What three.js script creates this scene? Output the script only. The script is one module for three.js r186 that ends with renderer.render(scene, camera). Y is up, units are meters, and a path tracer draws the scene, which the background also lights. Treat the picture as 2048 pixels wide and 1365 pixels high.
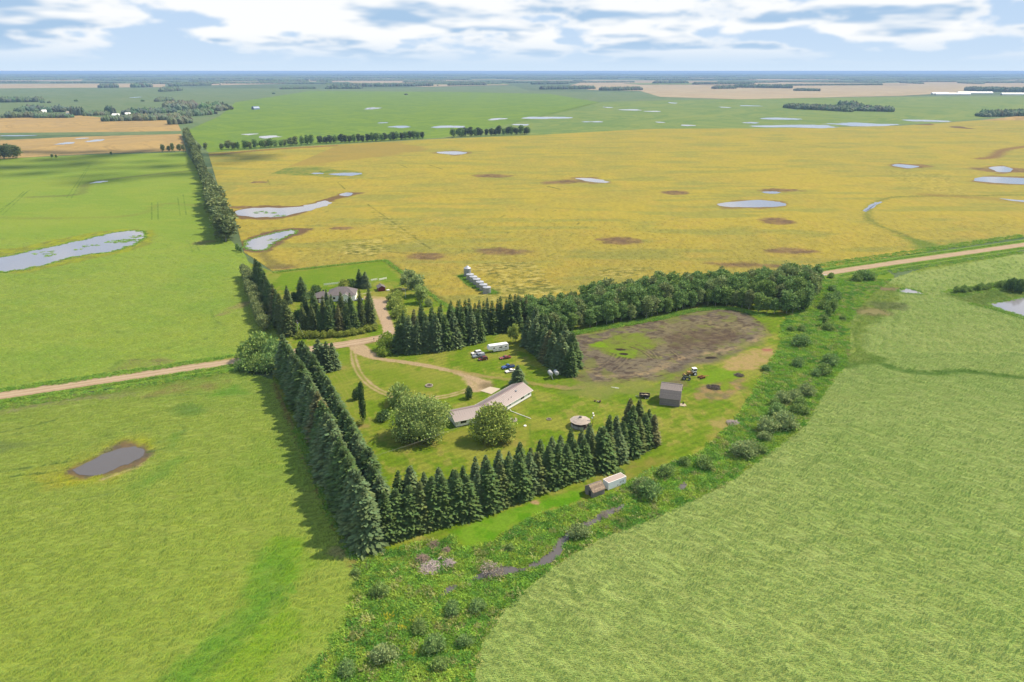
import * as THREE from 'three';
import { mergeGeometries } from 'three/addons/utils/BufferGeometryUtils.js';

// ---------------------------------------------------------------- camera, sky, sun, exposure
const W = 1024, HH = 682;
const scene = new THREE.Scene();
const camera = new THREE.PerspectiveCamera(51.34, W / HH, 1, 90000);
camera.position.set(0, 120, 0);
camera.rotation.set(-20.84 * Math.PI / 180, 0, 0);
const renderer = new THREE.WebGLRenderer({ antialias: true });
renderer.setSize(W, HH);
renderer.toneMapping = THREE.LinearToneMapping;
renderer.toneMappingExposure = 1.55;
renderer.shadowMap.enabled = true;
const sunDir = new THREE.Vector3(0.575, 0.788, -0.225).normalize();
const sun = new THREE.DirectionalLight(0xffeed6, 4.8);
sun.position.copy(sunDir).multiplyScalar(900).add(new THREE.Vector3(0, 0, -250));
sun.target.position.set(0, 0, -250);
sun.castShadow = true;
sun.shadow.radius = 2.5;
sun.shadow.mapSize.set(4096, 4096);
Object.assign(sun.shadow.camera, { left: -420, right: 420, top: 420, bottom: -420, near: 10, far: 2400 });
scene.add(sun, sun.target);

// ---------------------------------------------------------------- random numbers, noise
function rng(seed) { let a = seed >>> 0; return () => { a = (a + 0x6D2B79F5) | 0; let t = Math.imul(a ^ (a >>> 15), 1 | a); t = (t + Math.imul(t ^ (t >>> 7), 61 | t)) ^ t; return ((t ^ (t >>> 14)) >>> 0) / 4294967296; }; }
const R0 = rng(7);
const NA = new Float32Array(512 * 512); for (let i = 0; i < NA.length; i++) NA[i] = R0();
function vn(x, y) {
  const xi = Math.floor(x), yi = Math.floor(y); let fx = x - xi, fy = y - yi;
  fx = fx * fx * (3 - 2 * fx); fy = fy * fy * (3 - 2 * fy);
  const a = xi & 511, b = (xi + 1) & 511, c = (yi & 511) << 9, d = ((yi + 1) & 511) << 9;
  const p = NA[c + a], q = NA[c + b], r = NA[d + a], s = NA[d + b];
  return p + (q - p) * fx + (r - p + (p - q - r + s) * fx) * fy;
}
function fbm(x, y, o) { let s = 0, a = 0.5, t = 0; for (; o > 0; o--) { s += a * vn(x, y); t += a; x = x * 2.03 + 17.13; y = y * 2.03 + 5.71; a *= 0.5; } return s / t; }
const clamp = (v, a = 0, b = 1) => v < a ? a : v > b ? b : v;
const sst = (a, b, v) => { v = clamp((v - a) / (b - a)); return v * v * (3 - 2 * v); };
const mix = (a, b, t) => a + (b - a) * t;
const mix3 = (a, b, t) => [mix(a[0], b[0], t), mix(a[1], b[1], t), mix(a[2], b[2], t)];
const lin = (v) => { v /= 255; return v <= 0.04045 ? v / 12.92 : Math.pow((v + 0.055) / 1.055, 2.4); };
const enc = (l) => 255 * (l <= 0.0031308 ? l * 12.92 : 1.055 * Math.pow(l, 1 / 2.4) - 0.055);

// ---------------------------------------------------------------- the sky: blue air, low rows of cumulus
{
  const w = 4096, h = 2048, d = new Float32Array(w * h * 4), S = 0.66;
  const air = (el) => { const t = clamp(el / 40); return mix3([0.68, 0.82, 0.96], [0.22, 0.44, 0.80], Math.pow(t, 0.45)); };
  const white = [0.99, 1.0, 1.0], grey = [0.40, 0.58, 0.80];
  for (let j = 0; j < h; j++) {
    const el = ((j + 0.5) / h - 0.5) * 180, er = el * Math.PI / 180, sy = Math.sin(er), cy = Math.cos(er);
    const a = air(Math.max(el, 0));
    for (let i = 0; i < w; i++) {
      const k = (j * w + i) * 4; let c = a;
      if (el > 14 && (i & 3 || (j & 3) && el > 15)) { const s0 = i & 3 ? k - 4 : k - w * 4; d[k] = d[s0]; d[k + 1] = d[s0 + 1]; d[k + 2] = d[s0 + 2]; d[k + 3] = 1; continue; }
      if (el > -0.3) {
        const az = ((i + 0.5) / w - 0.5) * 2 * Math.PI, dx = Math.cos(az) * cy, dz = Math.sin(az) * cy;
        const hi = sst(12, 26, el), fr = el > 12 ? 4 : 7, q = 1 / (Math.max(sy, 0) + 0.05);
        const [X, Y] = hi < 1 ? [az * 17 + 40.3, Math.log(Math.max(el, 0) + 1.4) * 4.0 + 91.7] : [dx * q * 2.2, dz * q * 2.2];
        const n = fbm(X, Y, fr), big = fbm(X * 0.34 + 9, Y * 0.5 + 3, 3);
        const depth = n * 0.6 + big * 0.6 + 0.06 * hi, amt = sst(0.465, 0.575, depth) * sst(0.2, 2.5, el);   // how much cloud stands in this direction
        const cc = mix3(white, grey, sst(0.46, 0.66, fbm(X * 0.55 + 57, Y * 1.1 + 23, 4)) * sst(0.52, 0.66, depth));   // cloud is white; blue grey shading of its bases painted where deep
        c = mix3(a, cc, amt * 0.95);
      }
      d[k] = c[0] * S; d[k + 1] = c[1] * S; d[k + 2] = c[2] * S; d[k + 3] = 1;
    }
  }
  const t = new THREE.DataTexture(d, w, h, THREE.RGBAFormat, THREE.FloatType);
  t.mapping = THREE.EquirectangularReflectionMapping; t.magFilter = THREE.LinearFilter; t.minFilter = THREE.LinearFilter; t.needsUpdate = true;
  scene.background = t; scene.environment = t;
}

// ---------------------------------------------------------------- helpers: names, things, parts
const taken = new Map();
function numbered(n) { const k = taken.get(n) ?? 0; taken.set(n, k + 1); return k ? n + '_' + String(k).padStart(3, '0') : n; }
function tag(o, label, category, group) { o.userData.label = label; o.userData.category = category; if (group) o.userData.group = group; return o; }
function thing(name, label, category, [x, z], turn = 0, group, y = 0) {
  const o = new THREE.Group(); o.name = numbered(name); o.position.set(x, y, z); o.rotation.y = turn; scene.add(o);
  return tag(o, label, category, group);
}
function shadows(m) { m.castShadow = true; m.receiveShadow = true; return m; }
function norm(g) { const n = g.index ? g.toNonIndexed() : g; for (const k of Object.keys(n.attributes)) if (!['position', 'normal', 'uv'].includes(k)) n.deleteAttribute(k); return n; }
function join(gs) { return Array.isArray(gs) ? (gs.length > 1 ? mergeGeometries(gs.map(norm)) : gs[0]) : gs; }
function part(parent, name, gs, m) { const o = shadows(new THREE.Mesh(join(gs), m)); o.name = name; parent.add(o); return o; }
function copy(o, [x, z], turn, label, s = 1) { const c = o.clone(); c.name = numbered(o.name.replace(/_\d\d\d$/, '')); c.position.set(x, o.position.y, z); c.rotation.y = turn; c.scale.setScalar(s); c.userData = { ...o.userData }; if (label) c.userData.label = label; scene.add(c); return c; }
function struct(name, g, m) { const o = new THREE.Mesh(g, m); o.name = numbered(name); o.receiveShadow = true; o.castShadow = true; o.userData.kind = 'structure'; scene.add(o); return o; }
const E = (x, y, z) => new THREE.Euler(x, y, z);
function place(g, x = 0, y = 0, z = 0, rx = 0, ry = 0, rz = 0) { return g.applyMatrix4(new THREE.Matrix4().makeRotationFromEuler(E(rx, ry, rz)).setPosition(x, y, z)); }
const bx = (w, h, d, x, y, z, rx, ry, rz) => place(new THREE.BoxGeometry(w, h, d), x, y, z, rx, ry, rz);
const cy = (rt, rb, h, x, y, z, seg = 12, rx, ry, rz, open = false) => place(new THREE.CylinderGeometry(rt, rb, h, seg, 1, open), x, y, z, rx, ry, rz);
// prism: outline [[z,y]...] run along x from x0 to x1
function prism(pts, x0, x1, bevel = 0) {
  const s = new THREE.Shape(pts.map(([a, b]) => new THREE.Vector2(a, b)));
  const g = new THREE.ExtrudeGeometry(s, { depth: x1 - x0 - 2 * bevel, bevelEnabled: bevel > 0, bevelThickness: bevel, bevelSize: bevel, bevelOffset: -bevel, bevelSegments: 1 });
  return g.applyMatrix4(new THREE.Matrix4().makeBasis(new THREE.Vector3(0, 0, 1), new THREE.Vector3(0, 1, 0), new THREE.Vector3(-1, 0, 0)).premultiply(new THREE.Matrix4().makeTranslation(x1 - bevel, 0, 0)));
}
const bar = (a, b, r, seg = 6) => { const p = new THREE.Vector3(...a), q = new THREE.Vector3(...b), d = q.clone().sub(p), g = new THREE.CylinderGeometry(r, r, d.length(), seg); return g.applyMatrix4(new THREE.Matrix4().makeRotationFromQuaternion(new THREE.Quaternion().setFromUnitVectors(new THREE.Vector3(0, 1, 0), d.clone().normalize())).setPosition(p.add(q).multiplyScalar(0.5))); };
// photograph tone -> reflectance for this sun, sky and exposure
const K = 2.1;
const LUT = new Uint8Array(256); for (let v = 0; v < 256; v++) LUT[v] = Math.round(clamp(enc(lin(v) / K), 0, 255));
const tone = (r, g, b) => new THREE.Color().setRGB(lin(r) / K, lin(g) / K, lin(b) / K);
const mat = (c, rough = 0.85, o = {}) => new THREE.MeshStandardMaterial({ color: c, roughness: rough, side: THREE.DoubleSide, ...o });

// ---------------------------------------------------------------- painting ground materials in metres
function pdist(pts, x, z, closed) {
  let best = 1e9, inside = false; const n = pts.length;
  for (let i = closed ? 0 : 1, j = closed ? n - 1 : 0; i < n; j = i++) {
    const ax = pts[j][0], az = pts[j][1], bx_ = pts[i][0], bz = pts[i][1], dx = bx_ - ax, dz = bz - az;
    const t = clamp(((x - ax) * dx + (z - az) * dz) / (dx * dx + dz * dz + 1e-9)), ex = x - ax - t * dx, ez = z - az - t * dz, d = ex * ex + ez * ez;
    if (d < best) best = d;
    if (closed && (az > z) !== (bz > z) && x < (bx_ - ax) * (z - az) / (bz - az) + ax) inside = !inside;
  }
  return inside ? -Math.sqrt(best) : Math.sqrt(best);
}
const inside = (pts, x, z) => { let c = false; for (let i = 0, j = pts.length - 1; i < pts.length; j = i++) { const [ax, az] = pts[i], [b, bz] = pts[j]; if ((az > z) !== (bz > z) && x < (b - ax) * (z - az) / (bz - az) + ax) c = !c; } return c; };
function curve(pts, n = 8, closed = false, wob = 0) {
  const c = new THREE.CatmullRomCurve3(pts.map(([x, z]) => new THREE.Vector3(x, 0, z)), closed, 'centripetal');
  const m = n * pts.length, out = [];
  for (let i = 0; i < (closed ? m : m + 1); i++) { const p = c.getPoint(i / m); out.push([p.x + wob * (fbm(p.x * 0.35, p.z * 0.35, 2) - 0.5) * 2, p.z + wob * (fbm(p.x * 0.35 + 50, p.z * 0.35 + 90, 2) - 0.5) * 2]); }
  return out;
}
class Paint {
  constructor(x0, z0, x1, z1, w, h) { Object.assign(this, { x0, z0, x1, z1, w, h }); this.d = new Uint8ClampedArray(w * h * 3); this.sx = (x1 - x0) / w; this.sz = (z1 - z0) / h; }
  fill(fn) { const { w, h, d } = this; for (let j = 0; j < h; j++) { const z = this.z0 + (j + 0.5) * this.sz; for (let i = 0; i < w; i++) { const c = fn(this.x0 + (i + 0.5) * this.sx, z), k = (j * w + i) * 3; d[k] = c[0]; d[k + 1] = c[1]; d[k + 2] = c[2]; } } return this; }
  area(pts, pad, fn) {   // fn(x, z) -> [r, g, b, alpha] or null over the box round pts
    let a = 1e9, b = -1e9, c = 1e9, e = -1e9; for (const [x, z] of pts) { a = Math.min(a, x); b = Math.max(b, x); c = Math.min(c, z); e = Math.max(e, z); }
    const i0 = Math.max(0, Math.floor((a - pad - this.x0) / this.sx)), i1 = Math.min(this.w, Math.ceil((b + pad - this.x0) / this.sx)), j0 = Math.max(0, Math.floor((c - pad - this.z0) / this.sz)), j1 = Math.min(this.h, Math.ceil((e + pad - this.z0) / this.sz));
    for (let j = j0; j < j1; j++) for (let i = i0; i < i1; i++) {
      const r = fn(this.x0 + (i + 0.5) * this.sx, this.z0 + (j + 0.5) * this.sz); if (!r || r[3] <= 0) continue;
      const k = (j * this.w + i) * 3, al = Math.min(1, r[3]); for (let m = 0; m < 3; m++) this.d[k + m] += (r[m] - this.d[k + m]) * al;
    }
    return this;
  }
  // poly: soft = width of the ragged edge in metres; rag = how far noise pushes it; mott = how much of it noise leaves out
  poly(pts, c, { a = 1, soft = 1, rag = 1, mott = 0, ms = 3, c2 = null, cs = 4 } = {}) {
    return this.area(pts, soft + rag, (x, z) => {
      const d0 = pdist(pts, x, z, true); if (d0 > soft + 2 * rag) return null; const d = d0 < -soft - 2 * rag ? d0 : d0 + (fbm(x / (rag * 2.5 + 1), z / (rag * 2.5 + 1), 3) - 0.5) * 4 * rag; if (d > soft) return null;
      let al = a * (1 - sst(-soft, soft, d)); if (mott) al *= 1 - mott * sst(0.42, 0.62, fbm(x / ms, z / ms, 4));
      const f = 0.92 + 0.16 * vn(x * 2.7, z * 2.7), q = c2 ? mix3(c, c2, sst(0.36, 0.64, fbm(x / cs + 31, z / cs + 77, 4))) : c; return [q[0] * f, q[1] * f, q[2] * f, al];
    });
  }
  line(pts, wd, c, { a = 1, soft = 0.5, rag = 0.3, mott = 0, ms = 4 } = {}) {
    return this.area(pts, wd + soft + rag, (x, z) => {
      const d0 = pdist(pts, x, z, false) - wd / 2; if (d0 > soft + 1.5 * rag) return null; const d = d0 + (fbm(x / 1.7, z / 1.7, 2) - 0.5) * 3 * rag; if (d > soft) return null;
      let al = a * (1 - sst(-soft, soft, d)); if (mott) al *= 1 - mott * sst(0.4, 0.6, fbm(x / ms + 13, z / ms + 7, 3));
      const f = 0.92 + 0.16 * vn(x * 2.7, z * 2.7); return [c[0] * f, c[1] * f, c[2] * f, al];
    });
  }
  spot(x, z, rx, rz, rot, c, o = {}) { const p = []; for (let i = 0; i < 16; i++) { const t = i / 8 * Math.PI, u = Math.cos(t) * rx, v = Math.sin(t) * rz; p.push([x + u * Math.cos(rot) - v * Math.sin(rot), z + u * Math.sin(rot) + v * Math.cos(rot)]); } return this.poly(p, c, o); }
  texture() {
    const n = this.w * this.h, o = new Uint8Array(n * 4); for (let i = 0; i < n; i++) { o[i * 4] = LUT[this.d[i * 3]]; o[i * 4 + 1] = LUT[this.d[i * 3 + 1]]; o[i * 4 + 2] = LUT[this.d[i * 3 + 2]]; o[i * 4 + 3] = 255; }
    this.o = o; this.d = null; const t = new THREE.DataTexture(o, this.w, this.h); t.colorSpace = THREE.SRGBColorSpace; t.magFilter = THREE.LinearFilter; t.minFilter = THREE.LinearMipmapLinearFilter; t.generateMipmaps = true; t.wrapS = t.wrapT = THREE.RepeatWrapping; t.needsUpdate = true; return t;
  }
  at(x, z) { const i = clamp(Math.floor((x - this.x0) / this.sx), 0, this.w - 1), j = clamp(Math.floor((z - this.z0) / this.sz), 0, this.h - 1), k = (j * this.w + i) * 4; return [lin(this.o[k]), lin(this.o[k + 1]), lin(this.o[k + 2])]; }
  material(rough = 0.95) { return new THREE.MeshPhysicalMaterial({ map: this.texture(), roughness: rough, side: THREE.DoubleSide, specularIntensity: 0.15 }); }
}
// flat sheet over an outline in metres; uv runs over the paint's box (or repeats every `tile` metres)
function sheetGeo(pts, y, p) {
  const g = new THREE.ShapeGeometry(new THREE.Shape(pts.map(([x, z]) => new THREE.Vector2(x, -z)))); g.rotateX(-Math.PI / 2); g.translate(0, y, 0);
  const pos = g.attributes.position, uv = g.attributes.uv;
  for (let i = 0; i < pos.count; i++) uv.setXY(i, (pos.getX(i) - p.x0) / (p.x1 - p.x0), (pos.getZ(i) - p.z0) / (p.z1 - p.z0));
  return g;
}
const sheet = (name, pts, y, p, m) => struct(name, sheetGeo(pts, y, p), m);
function ribbonGeo(pts, wd, y, len = 20) {   // strip of ground along a line, uv: across 0..1, along metres / len
  const P = [], U = [], I = []; let s = 0;
  for (let i = 0; i < pts.length; i++) {
    const a = pts[Math.max(0, i - 1)], b = pts[Math.min(pts.length - 1, i + 1)], dx = b[0] - a[0], dz = b[1] - a[1], l = Math.hypot(dx, dz), w = (typeof wd === 'function' ? wd(i / (pts.length - 1)) : wd) / 2;
    if (i) s += Math.hypot(pts[i][0] - pts[i - 1][0], pts[i][1] - pts[i - 1][1]);
    P.push(pts[i][0] - dz / l * w, y, pts[i][1] + dx / l * w, pts[i][0] + dz / l * w, y, pts[i][1] - dx / l * w); U.push(0, s / len, 1, s / len);
    if (i) { const k = i * 2; I.push(k - 2, k - 1, k, k, k - 1, k + 1); }
  }
  const g = new THREE.BufferGeometry(); g.setAttribute('position', new THREE.Float32BufferAttribute(P, 3)); g.setAttribute('uv', new THREE.Float32BufferAttribute(U, 2)); g.setIndex(I); g.computeVertexNormals(); return g;
}

// ================================================================ THE GROUND
const noiseTile = (c1, c2, c3, s) => new Paint(0, 0, s, s, 512, 512).fill((x, z) => {   // far fields: seen from kilometres off
  const u = x / s * 2 * Math.PI, v = z / s * 2 * Math.PI, X = Math.cos(u) * 3 + Math.sin(v) * 2.2 + 9, Z = Math.sin(u) * 3 + Math.cos(v) * 2.2 + 9;
  const n = fbm(X, Z, 5), m = fbm(X * 2.3 + 40, Z * 2.3, 4), f = 0.93 + 0.14 * vn(x / s * 512, z / s * 512); const q = mix3(mix3(c1, c2, sst(0.3, 0.7, n)), c3, sst(0.52, 0.75, m) * 0.8); return [q[0] * f, q[1] * f, q[2] * f];
});
const far = (c1, c2, c3, s) => { const p = noiseTile(c1, c2, c3, s); return [p, p.material()]; };
const GREEN = far([138, 160, 84], [120, 150, 78], [150, 166, 84], 700), DULL = far([120, 144, 96], [132, 150, 102], [112, 138, 88], 900), TAN = far([206, 176, 112], [192, 166, 112], [178, 152, 100], 500), PALE = far([206, 188, 152], [196, 176, 140], [188, 176, 140], 1500), YEL = far([184, 160, 58], [170, 150, 56], [190, 160, 64], 420), LUSH = far([128, 160, 52], [116, 150, 60], [140, 168, 60], 500), WOODY = far([96, 122, 84], [112, 134, 92], [140, 146, 104], 1800);

// one sheet out to the horizon, in rings
{
  const P = [], I = [], U = [], rings = [0, 60, 150, 400, 900, 2000, 4500, 9000, 18000, 30000, 46000], n = 48;
  for (const r of rings) for (let i = 0; i < n; i++) { const a = i / n * 2 * Math.PI, x = Math.cos(a) * r, z = Math.sin(a) * r - 300; P.push(x, 0, z); U.push(x / 900, z / 900); }
  for (let k = 1; k < rings.length; k++) for (let i = 0; i < n; i++) { const a = (k - 1) * n + i, b = (k - 1) * n + (i + 1) % n, c = a + n, d = b + n; I.push(a, b, c, b, d, c); }
  const g = new THREE.BufferGeometry(); g.setAttribute('position', new THREE.Float32BufferAttribute(P, 3)); g.setAttribute('uv', new THREE.Float32BufferAttribute(U, 2)); g.setIndex(I); g.computeVertexNormals();
  struct('ground', g, WOODY[1]);
}
const FLD = (name, pts, y, m) => sheet(name, pts, y, m[0], m[1]);
// ---- far fields
FLD('green_field', [[-696.2, -1478.4], [-1528.8, -1478.4], [-5755.3, -5692.2], [-2620.9, -5692.2], [-1155.6, -5373.4], [25.7, -6457.3], [112.7, -4712.6], [782.6, -4599.3], [908.0, -3438.0], [1669.2, -3706.0], [2739.2, -4018.7], [4119.9, -4195.4], [1754.8, -1760.7], [937.3, -1580.1], [-21.5, -1318.6], [-479.0, -1050.3]], 0.06, DULL);
FLD('green_field', [[-697.6, -1580.1], [-833.2, -2122.0], [-1129.1, -3051.0], [-1296.8, -4831.5], [-379.1, -4599.3], [212.1, -4195.4], [358.7, -3051.0], [148.5, -2304.8], [-16.6, -1760.7], [-138.0, -1410.2], [-362.9, -1254.9], [-478.9, -1151.2]], 0.12, LUSH);
FLD('green_field', [[-138.0, -1410.2], [-16.6, -1760.7], [154.1, -2392.9], [364.5, -3100.9], [892.0, -3376.9], [1916.1, -3706.0], [3276.7, -3856.1], [2214.0, -2590.6], [1528.8, -2222.8], [1056.8, -1830.2], [560.1, -1636.1], [56.2, -1478.4]], 0.12, GREEN);
FLD('stubble_field', [[-1996.7, -1945.0], [-1398.7, -2029.7], [-1275.2, -2171.2], [-1014.1, -1945.0], [-901.5, -1986.5], [-708.3, -1580.1], [-814.6, -1553.4], [-1060.3, -1527.6], [-1505.2, -1455.0]], 0.12, TAN);
FLD('stubble_field', [[-1287.4, -1237.8], [-945.9, -1357.8], [-850.2, -1432.3], [-674.6, -1502.6], [-523.2, -1173.6], [-652.8, -1129.6], [-747.0, -1062.8], [-963.9, -915.3]], 0.12, TAN);
FLD('stubble_field', [[-5435.6, -5373.4], [-3756.6, -5528.3], [-2741.8, -5957.0], [-3564.4, -7757.8], [-5056.9, -7457.7], [-7526.2, -7457.7]], 0.3, PALE);
FLD('stubble_field', [[-9545.4, -9470.8], [-6574.0, -9708.7], [-5282.7, -9244.2], [-7074.4, -12540.6], [-9067.6, -13408.7], [-13495.2, -13408.7]], 0.6, PALE);
FLD('stubble_field', [[-2718.5, -6681.5], [-3685.1, -9708.7], [-2824.8, -11430.1], [-2088.6, -12960.2], [-410.9, -9708.7], [-18.3, -6921.7], [-698.2, -6050.8], [-2143.7, -8436.4], [-2177.6, -7757.8], [-2540.5, -6921.7]], 0.6, PALE);
FLD('stubble_field', [[513.6, -6681.5], [1112.8, -10792.5], [2910.4, -9244.2], [3728.7, -7757.8], [8634.8, -12147.3], [10239.8, -12147.3], [3561.7, -4195.4], [2931.3, -4712.6], [1992.8, -3856.1], [1027.2, -3376.9], [730.9, -3706.0], [821.8, -4831.5], [527.1, -5088.2]], 0.4, PALE);
FLD('stubble_field', [[3173.3, -13889.2], [5556.2, -17689.6], [6578.0, -14961.1], [4679.4, -10792.5], [3351.9, -10222.1]], 1.0, PALE);
FLD('stubble_field', [[1214.0, -1924.9], [1477.3, -2146.3], [2369.0, -2392.9], [2203.7, -2222.8], [1328.1, -1924.9]], 0.2, TAN);

{ const r = rng(55); for (let i = 0; i < 34; i++) { const z = -6500 - 15000 * r(), x = (r() * 2 - 1) * -z * 0.8, w = 500 + 1600 * r(), d = 250 + 600 * r(); FLD('stubble_field', [[x, z], [x + w, z - 100 * r()], [x + w * 1.05, z - d], [x - 50, z - d]], 1.2 + i * 0.06, i % 3 ? PALE : GREEN); } }
// ---- the ripening yellow field
const yellowP = new Paint(-300, -1500, 900, -360, 1600, 1520);
const yellowPts = [[-476.0, -1143.9], [-330.9, -1263.6], [-153.7, -1378.3], [56.2, -1478.4], [305.5, -1636.1], [565.0, -1650.7], [905.8, -1727.9], [1092.0, -1848.4], [1429.1, -2074.8], [2707.4, -2741.3], [694.2, -668.9], [396.0, -541.9], [316.8, -503.9], [200.2, -448.2], [164.6, -421.0], [77.4, -380.3], [-6.2, -346.1], [-28.9, -357.4], [-43.2, -380.3], [-62.0, -421.0], [-86.3, -470.4], [-120.1, -455.8], [-153.4, -440.8], [-168.5, -462.4], [-189.6, -491.8], [-238.7, -609.0], [-316.1, -774.0]];
yellowP.fill((x, z) => {
  const n = fbm(x / 60, z / 60, 4), m = fbm(x / 14 + 5, z / 22, 4), s = fbm(x / 2.2, z / 5, 2), near = sst(-430, -700, z);
  let q = mix3([188, 174, 70], [178, 168, 74], sst(0.35, 0.65, n)); q = mix3(q, [192, 172, 76], sst(0.5, 0.75, m) * 0.6); q = mix3(q, [152, 158, 76], sst(0.5, 0.72, fbm((x + z * 0.4) / 60 + 70, z / 16 + 4, 4)) * 0.6);
  const f = 0.93 + 0.14 * s; return [q[0] * f, q[1] * f, q[2] * f];
});
{
  const p = yellowP, tr = (pts, w = 1.2, o = {}) => p.line(pts, w, [104, 112, 46], { a: 0.75, soft: 0.5, mott: 0.7, ms: 9, ...o });
  // cloud shade painted browner into the top corner; greener crop along the wet hollow
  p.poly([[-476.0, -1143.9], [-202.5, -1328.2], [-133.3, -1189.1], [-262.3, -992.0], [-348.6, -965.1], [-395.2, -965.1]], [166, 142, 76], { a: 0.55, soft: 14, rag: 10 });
  p.poly([[-372.6, -910.6], [-331.9, -954.8], [-254.2, -959.9], [-189.1, -915.3], [-183.8, -878.9], [-232.6, -874.5], [-303.1, -906.0], [-342.0, -892.2]], [104, 134, 52], { soft: 7, rag: 6, a: 0.85, mott: 0.5, ms: 9, c2: [140, 146, 68] });
  // dark mud hollows
  for (const [x, z, rx, rz, r] of [[-58.3, -478.8, 14, 10, 0], [-6.8, -494.7, 20, 9, 0], [81.3, -526.4, 16, 12, 0], [226.5, -602.5, 15, 14, 0], [196.0, -494.7, 20, 8, 0.1], [171.5, -753.9, 14, 14, 0], [-294.8, -829.2, 14, 7, 0], [-138.2, -573.7, 10, 6, 0], [-23.8, -883.3, 22, 14, 0], [288.0, -770.6, 22, 12, 0], [541.3, -981.1, 25, 20, 0], [61.3, -833.1, 28, 14, -0.4], [-169.1, -747.4, 13, 9, -0.4], [154.2, -457.1, 22, 5, 0.1], [-151.6, -450.7, 9, 4, 0], [-93.2, -1143.9, 20, 16, 0], [639.4, -939.6, 40, 25, 0], [-255.9, -668.9, 12, 8, 0]])
    p.spot(x, z, rx, rz, r, [122, 100, 74], { soft: rx * 0.25, rag: rx * 0.16, c2: [150, 124, 84], cs: 6, mott: 0.25 });
  for (const q of [[[194.5, -682.3], [220.3, -704.7], [247.8, -713.4], [266.1, -701.8], [263.4, -674.2], [230.7, -661.2], [196.6, -663.7]], [[-126.8, -1143.9], [-96.1, -1181.3], [-61.9, -1143.9], [-86.1, -1101.9]], [[69.9, -870.2], [100.1, -870.2], [115.3, -821.4], [93.9, -813.7]], [[512.9, -992.0], [538.6, -1008.9], [552.6, -975.7], [512.9, -939.6]], [[532.2, -837.1], [587.3, -887.8], [627.5, -874.5], [580.9, -806.2], [549.6, -810.0]], [[636.0, -970.4], [671.2, -986.5], [642.0, -920.1], [608.3, -901.4]]]) p.poly(q, [138, 112, 78], { soft: 5, rag: 4, a: 0.85, mott: 0.3 });
  // mud rims of the long pools
  p.poly(curve([[-253.6, -643.7], [-239.7, -676.9], [-201.6, -676.9], [-186.5, -722.4], [-170.5, -753.9], [-161.5, -741.0], [-172.5, -716.4], [-179.2, -682.3], [-192.2, -627.0], [-208.5, -609.0], [-236.8, -615.6]], 4, true), [132, 108, 72], { soft: 2.5, rag: 2 });
  p.poly(curve([[-200.0, -514.9], [-198.5, -552.8], [-176.9, -573.7], [-162.1, -571.7], [-167.8, -541.9], [-173.0, -514.9], [-173.0, -491.8], [-184.8, -490.3]], 4, true), [126, 104, 76], { soft: 2, rag: 2 });
  p.poly([[-179.5, -490.3], [-175.4, -499.3], [-162.7, -470.4], [-141.8, -450.7], [-156.9, -447.0], [-170.5, -470.4]], [140, 132, 66], { soft: 3, rag: 2, a: 0.8 });
  // seed-drill lines and flattened laps
  tr([[-200.6, -690.5], [-139.0, -685.0], [-59.2, -502.3]], 1.4); tr([[-153.6, -518.2], [-100.4, -536.7], [-92.4, -511.7]], 1.6); tr([[-88.3, -493.2], [-74.4, -487.4]], 1.4); tr([[-267.9, -795.2], [-228.5, -813.7], [-200.9, -829.2], [-181.0, -777.5]], 1.4); tr([[-288.0, -849.2], [-271.4, -806.2], [-189.1, -841.1], [-97.4, -915.3]], 1.8); tr([[-404.9, -1151.2], [-336.1, -1020.4], [-322.0, -1020.4], [-349.8, -1075.5]], 2); tr([[-215.7, -1032.2], [-159.8, -1038.1], [-111.4, -986.5], [-90.6, -944.6]], 2.2); tr([[-194.0, -992.0], [-163.3, -1014.6], [-138.3, -959.9]], 1.8); tr([[-184.7, -725.4], [-13.2, -788.0], [269.4, -915.3]], 1.6, { a: 0.4 }); tr([[-15.7, -656.1], [155.4, -810.0], [311.4, -992.0]], 1.2, { a: 0.3 }); tr([[460.3, -1455.0], [493.7, -1328.2], [549.4, -1189.1]], 2.6); tr([[39.5, -798.9], [52.0, -777.5]], 3, { mott: 0.2 });
  const r = rng(91); for (let i = 0; i < 60; i++) { const x = -240 + r() * 300, z = -470 - r() * 420, l = 4 + r() * 14, a = -0.9 + (r() - 0.5) * 0.5; tr([[x, z], [x + Math.cos(a) * l * 0.5, z - Math.sin(a) * l * -1]], 0.9, { mott: 0.3, a: 0.6 }); }
  // lodged, churned crop: pale straw and dark gaps
  for (const [pts, a] of [[[[-124.3, -519.8], [-99.8, -533.2], [-89.3, -499.3], [-98.6, -481.6], [-120.7, -487.4]], 0.8], [[[-152.1, -499.3], [-140.9, -511.7], [-141.7, -487.4], [-152.3, -487.4]], 0.7], [[[-31.1, -457.1], [12.1, -463.7], [30.7, -394.7], [15.7, -380.3], [-17.9, -380.3], [-10.4, -421.0]], 0.75], [[[53.6, -444.5], [86.9, -450.7], [80.2, -430.1], [54.6, -425.6]], 0.7], [[[-131.2, -656.1], [-96.5, -609.0], [-59.7, -507.0], [-82.6, -514.9], [-110.1, -587.7]], 0.5], [[[434.8, -774.0], [469.1, -741.0], [540.8, -892.2], [477.3, -939.6]], 0.4]])
    p.area(pts, 6, (x, z) => { const d = pdist(pts, x, z, true) + (fbm(x / 6, z / 6, 3) - 0.5) * 16; if (d > 4) return null; const n = fbm(x / 3 + z / 9, z / 1.6, 3), e = (1 - sst(-4, 4, d)) * a; return n > 0.56 ? [212, 200, 116, e * sst(0.56, 0.64, n)] : [112, 118, 48, e * sst(0.46, 0.36, n)]; });
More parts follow.
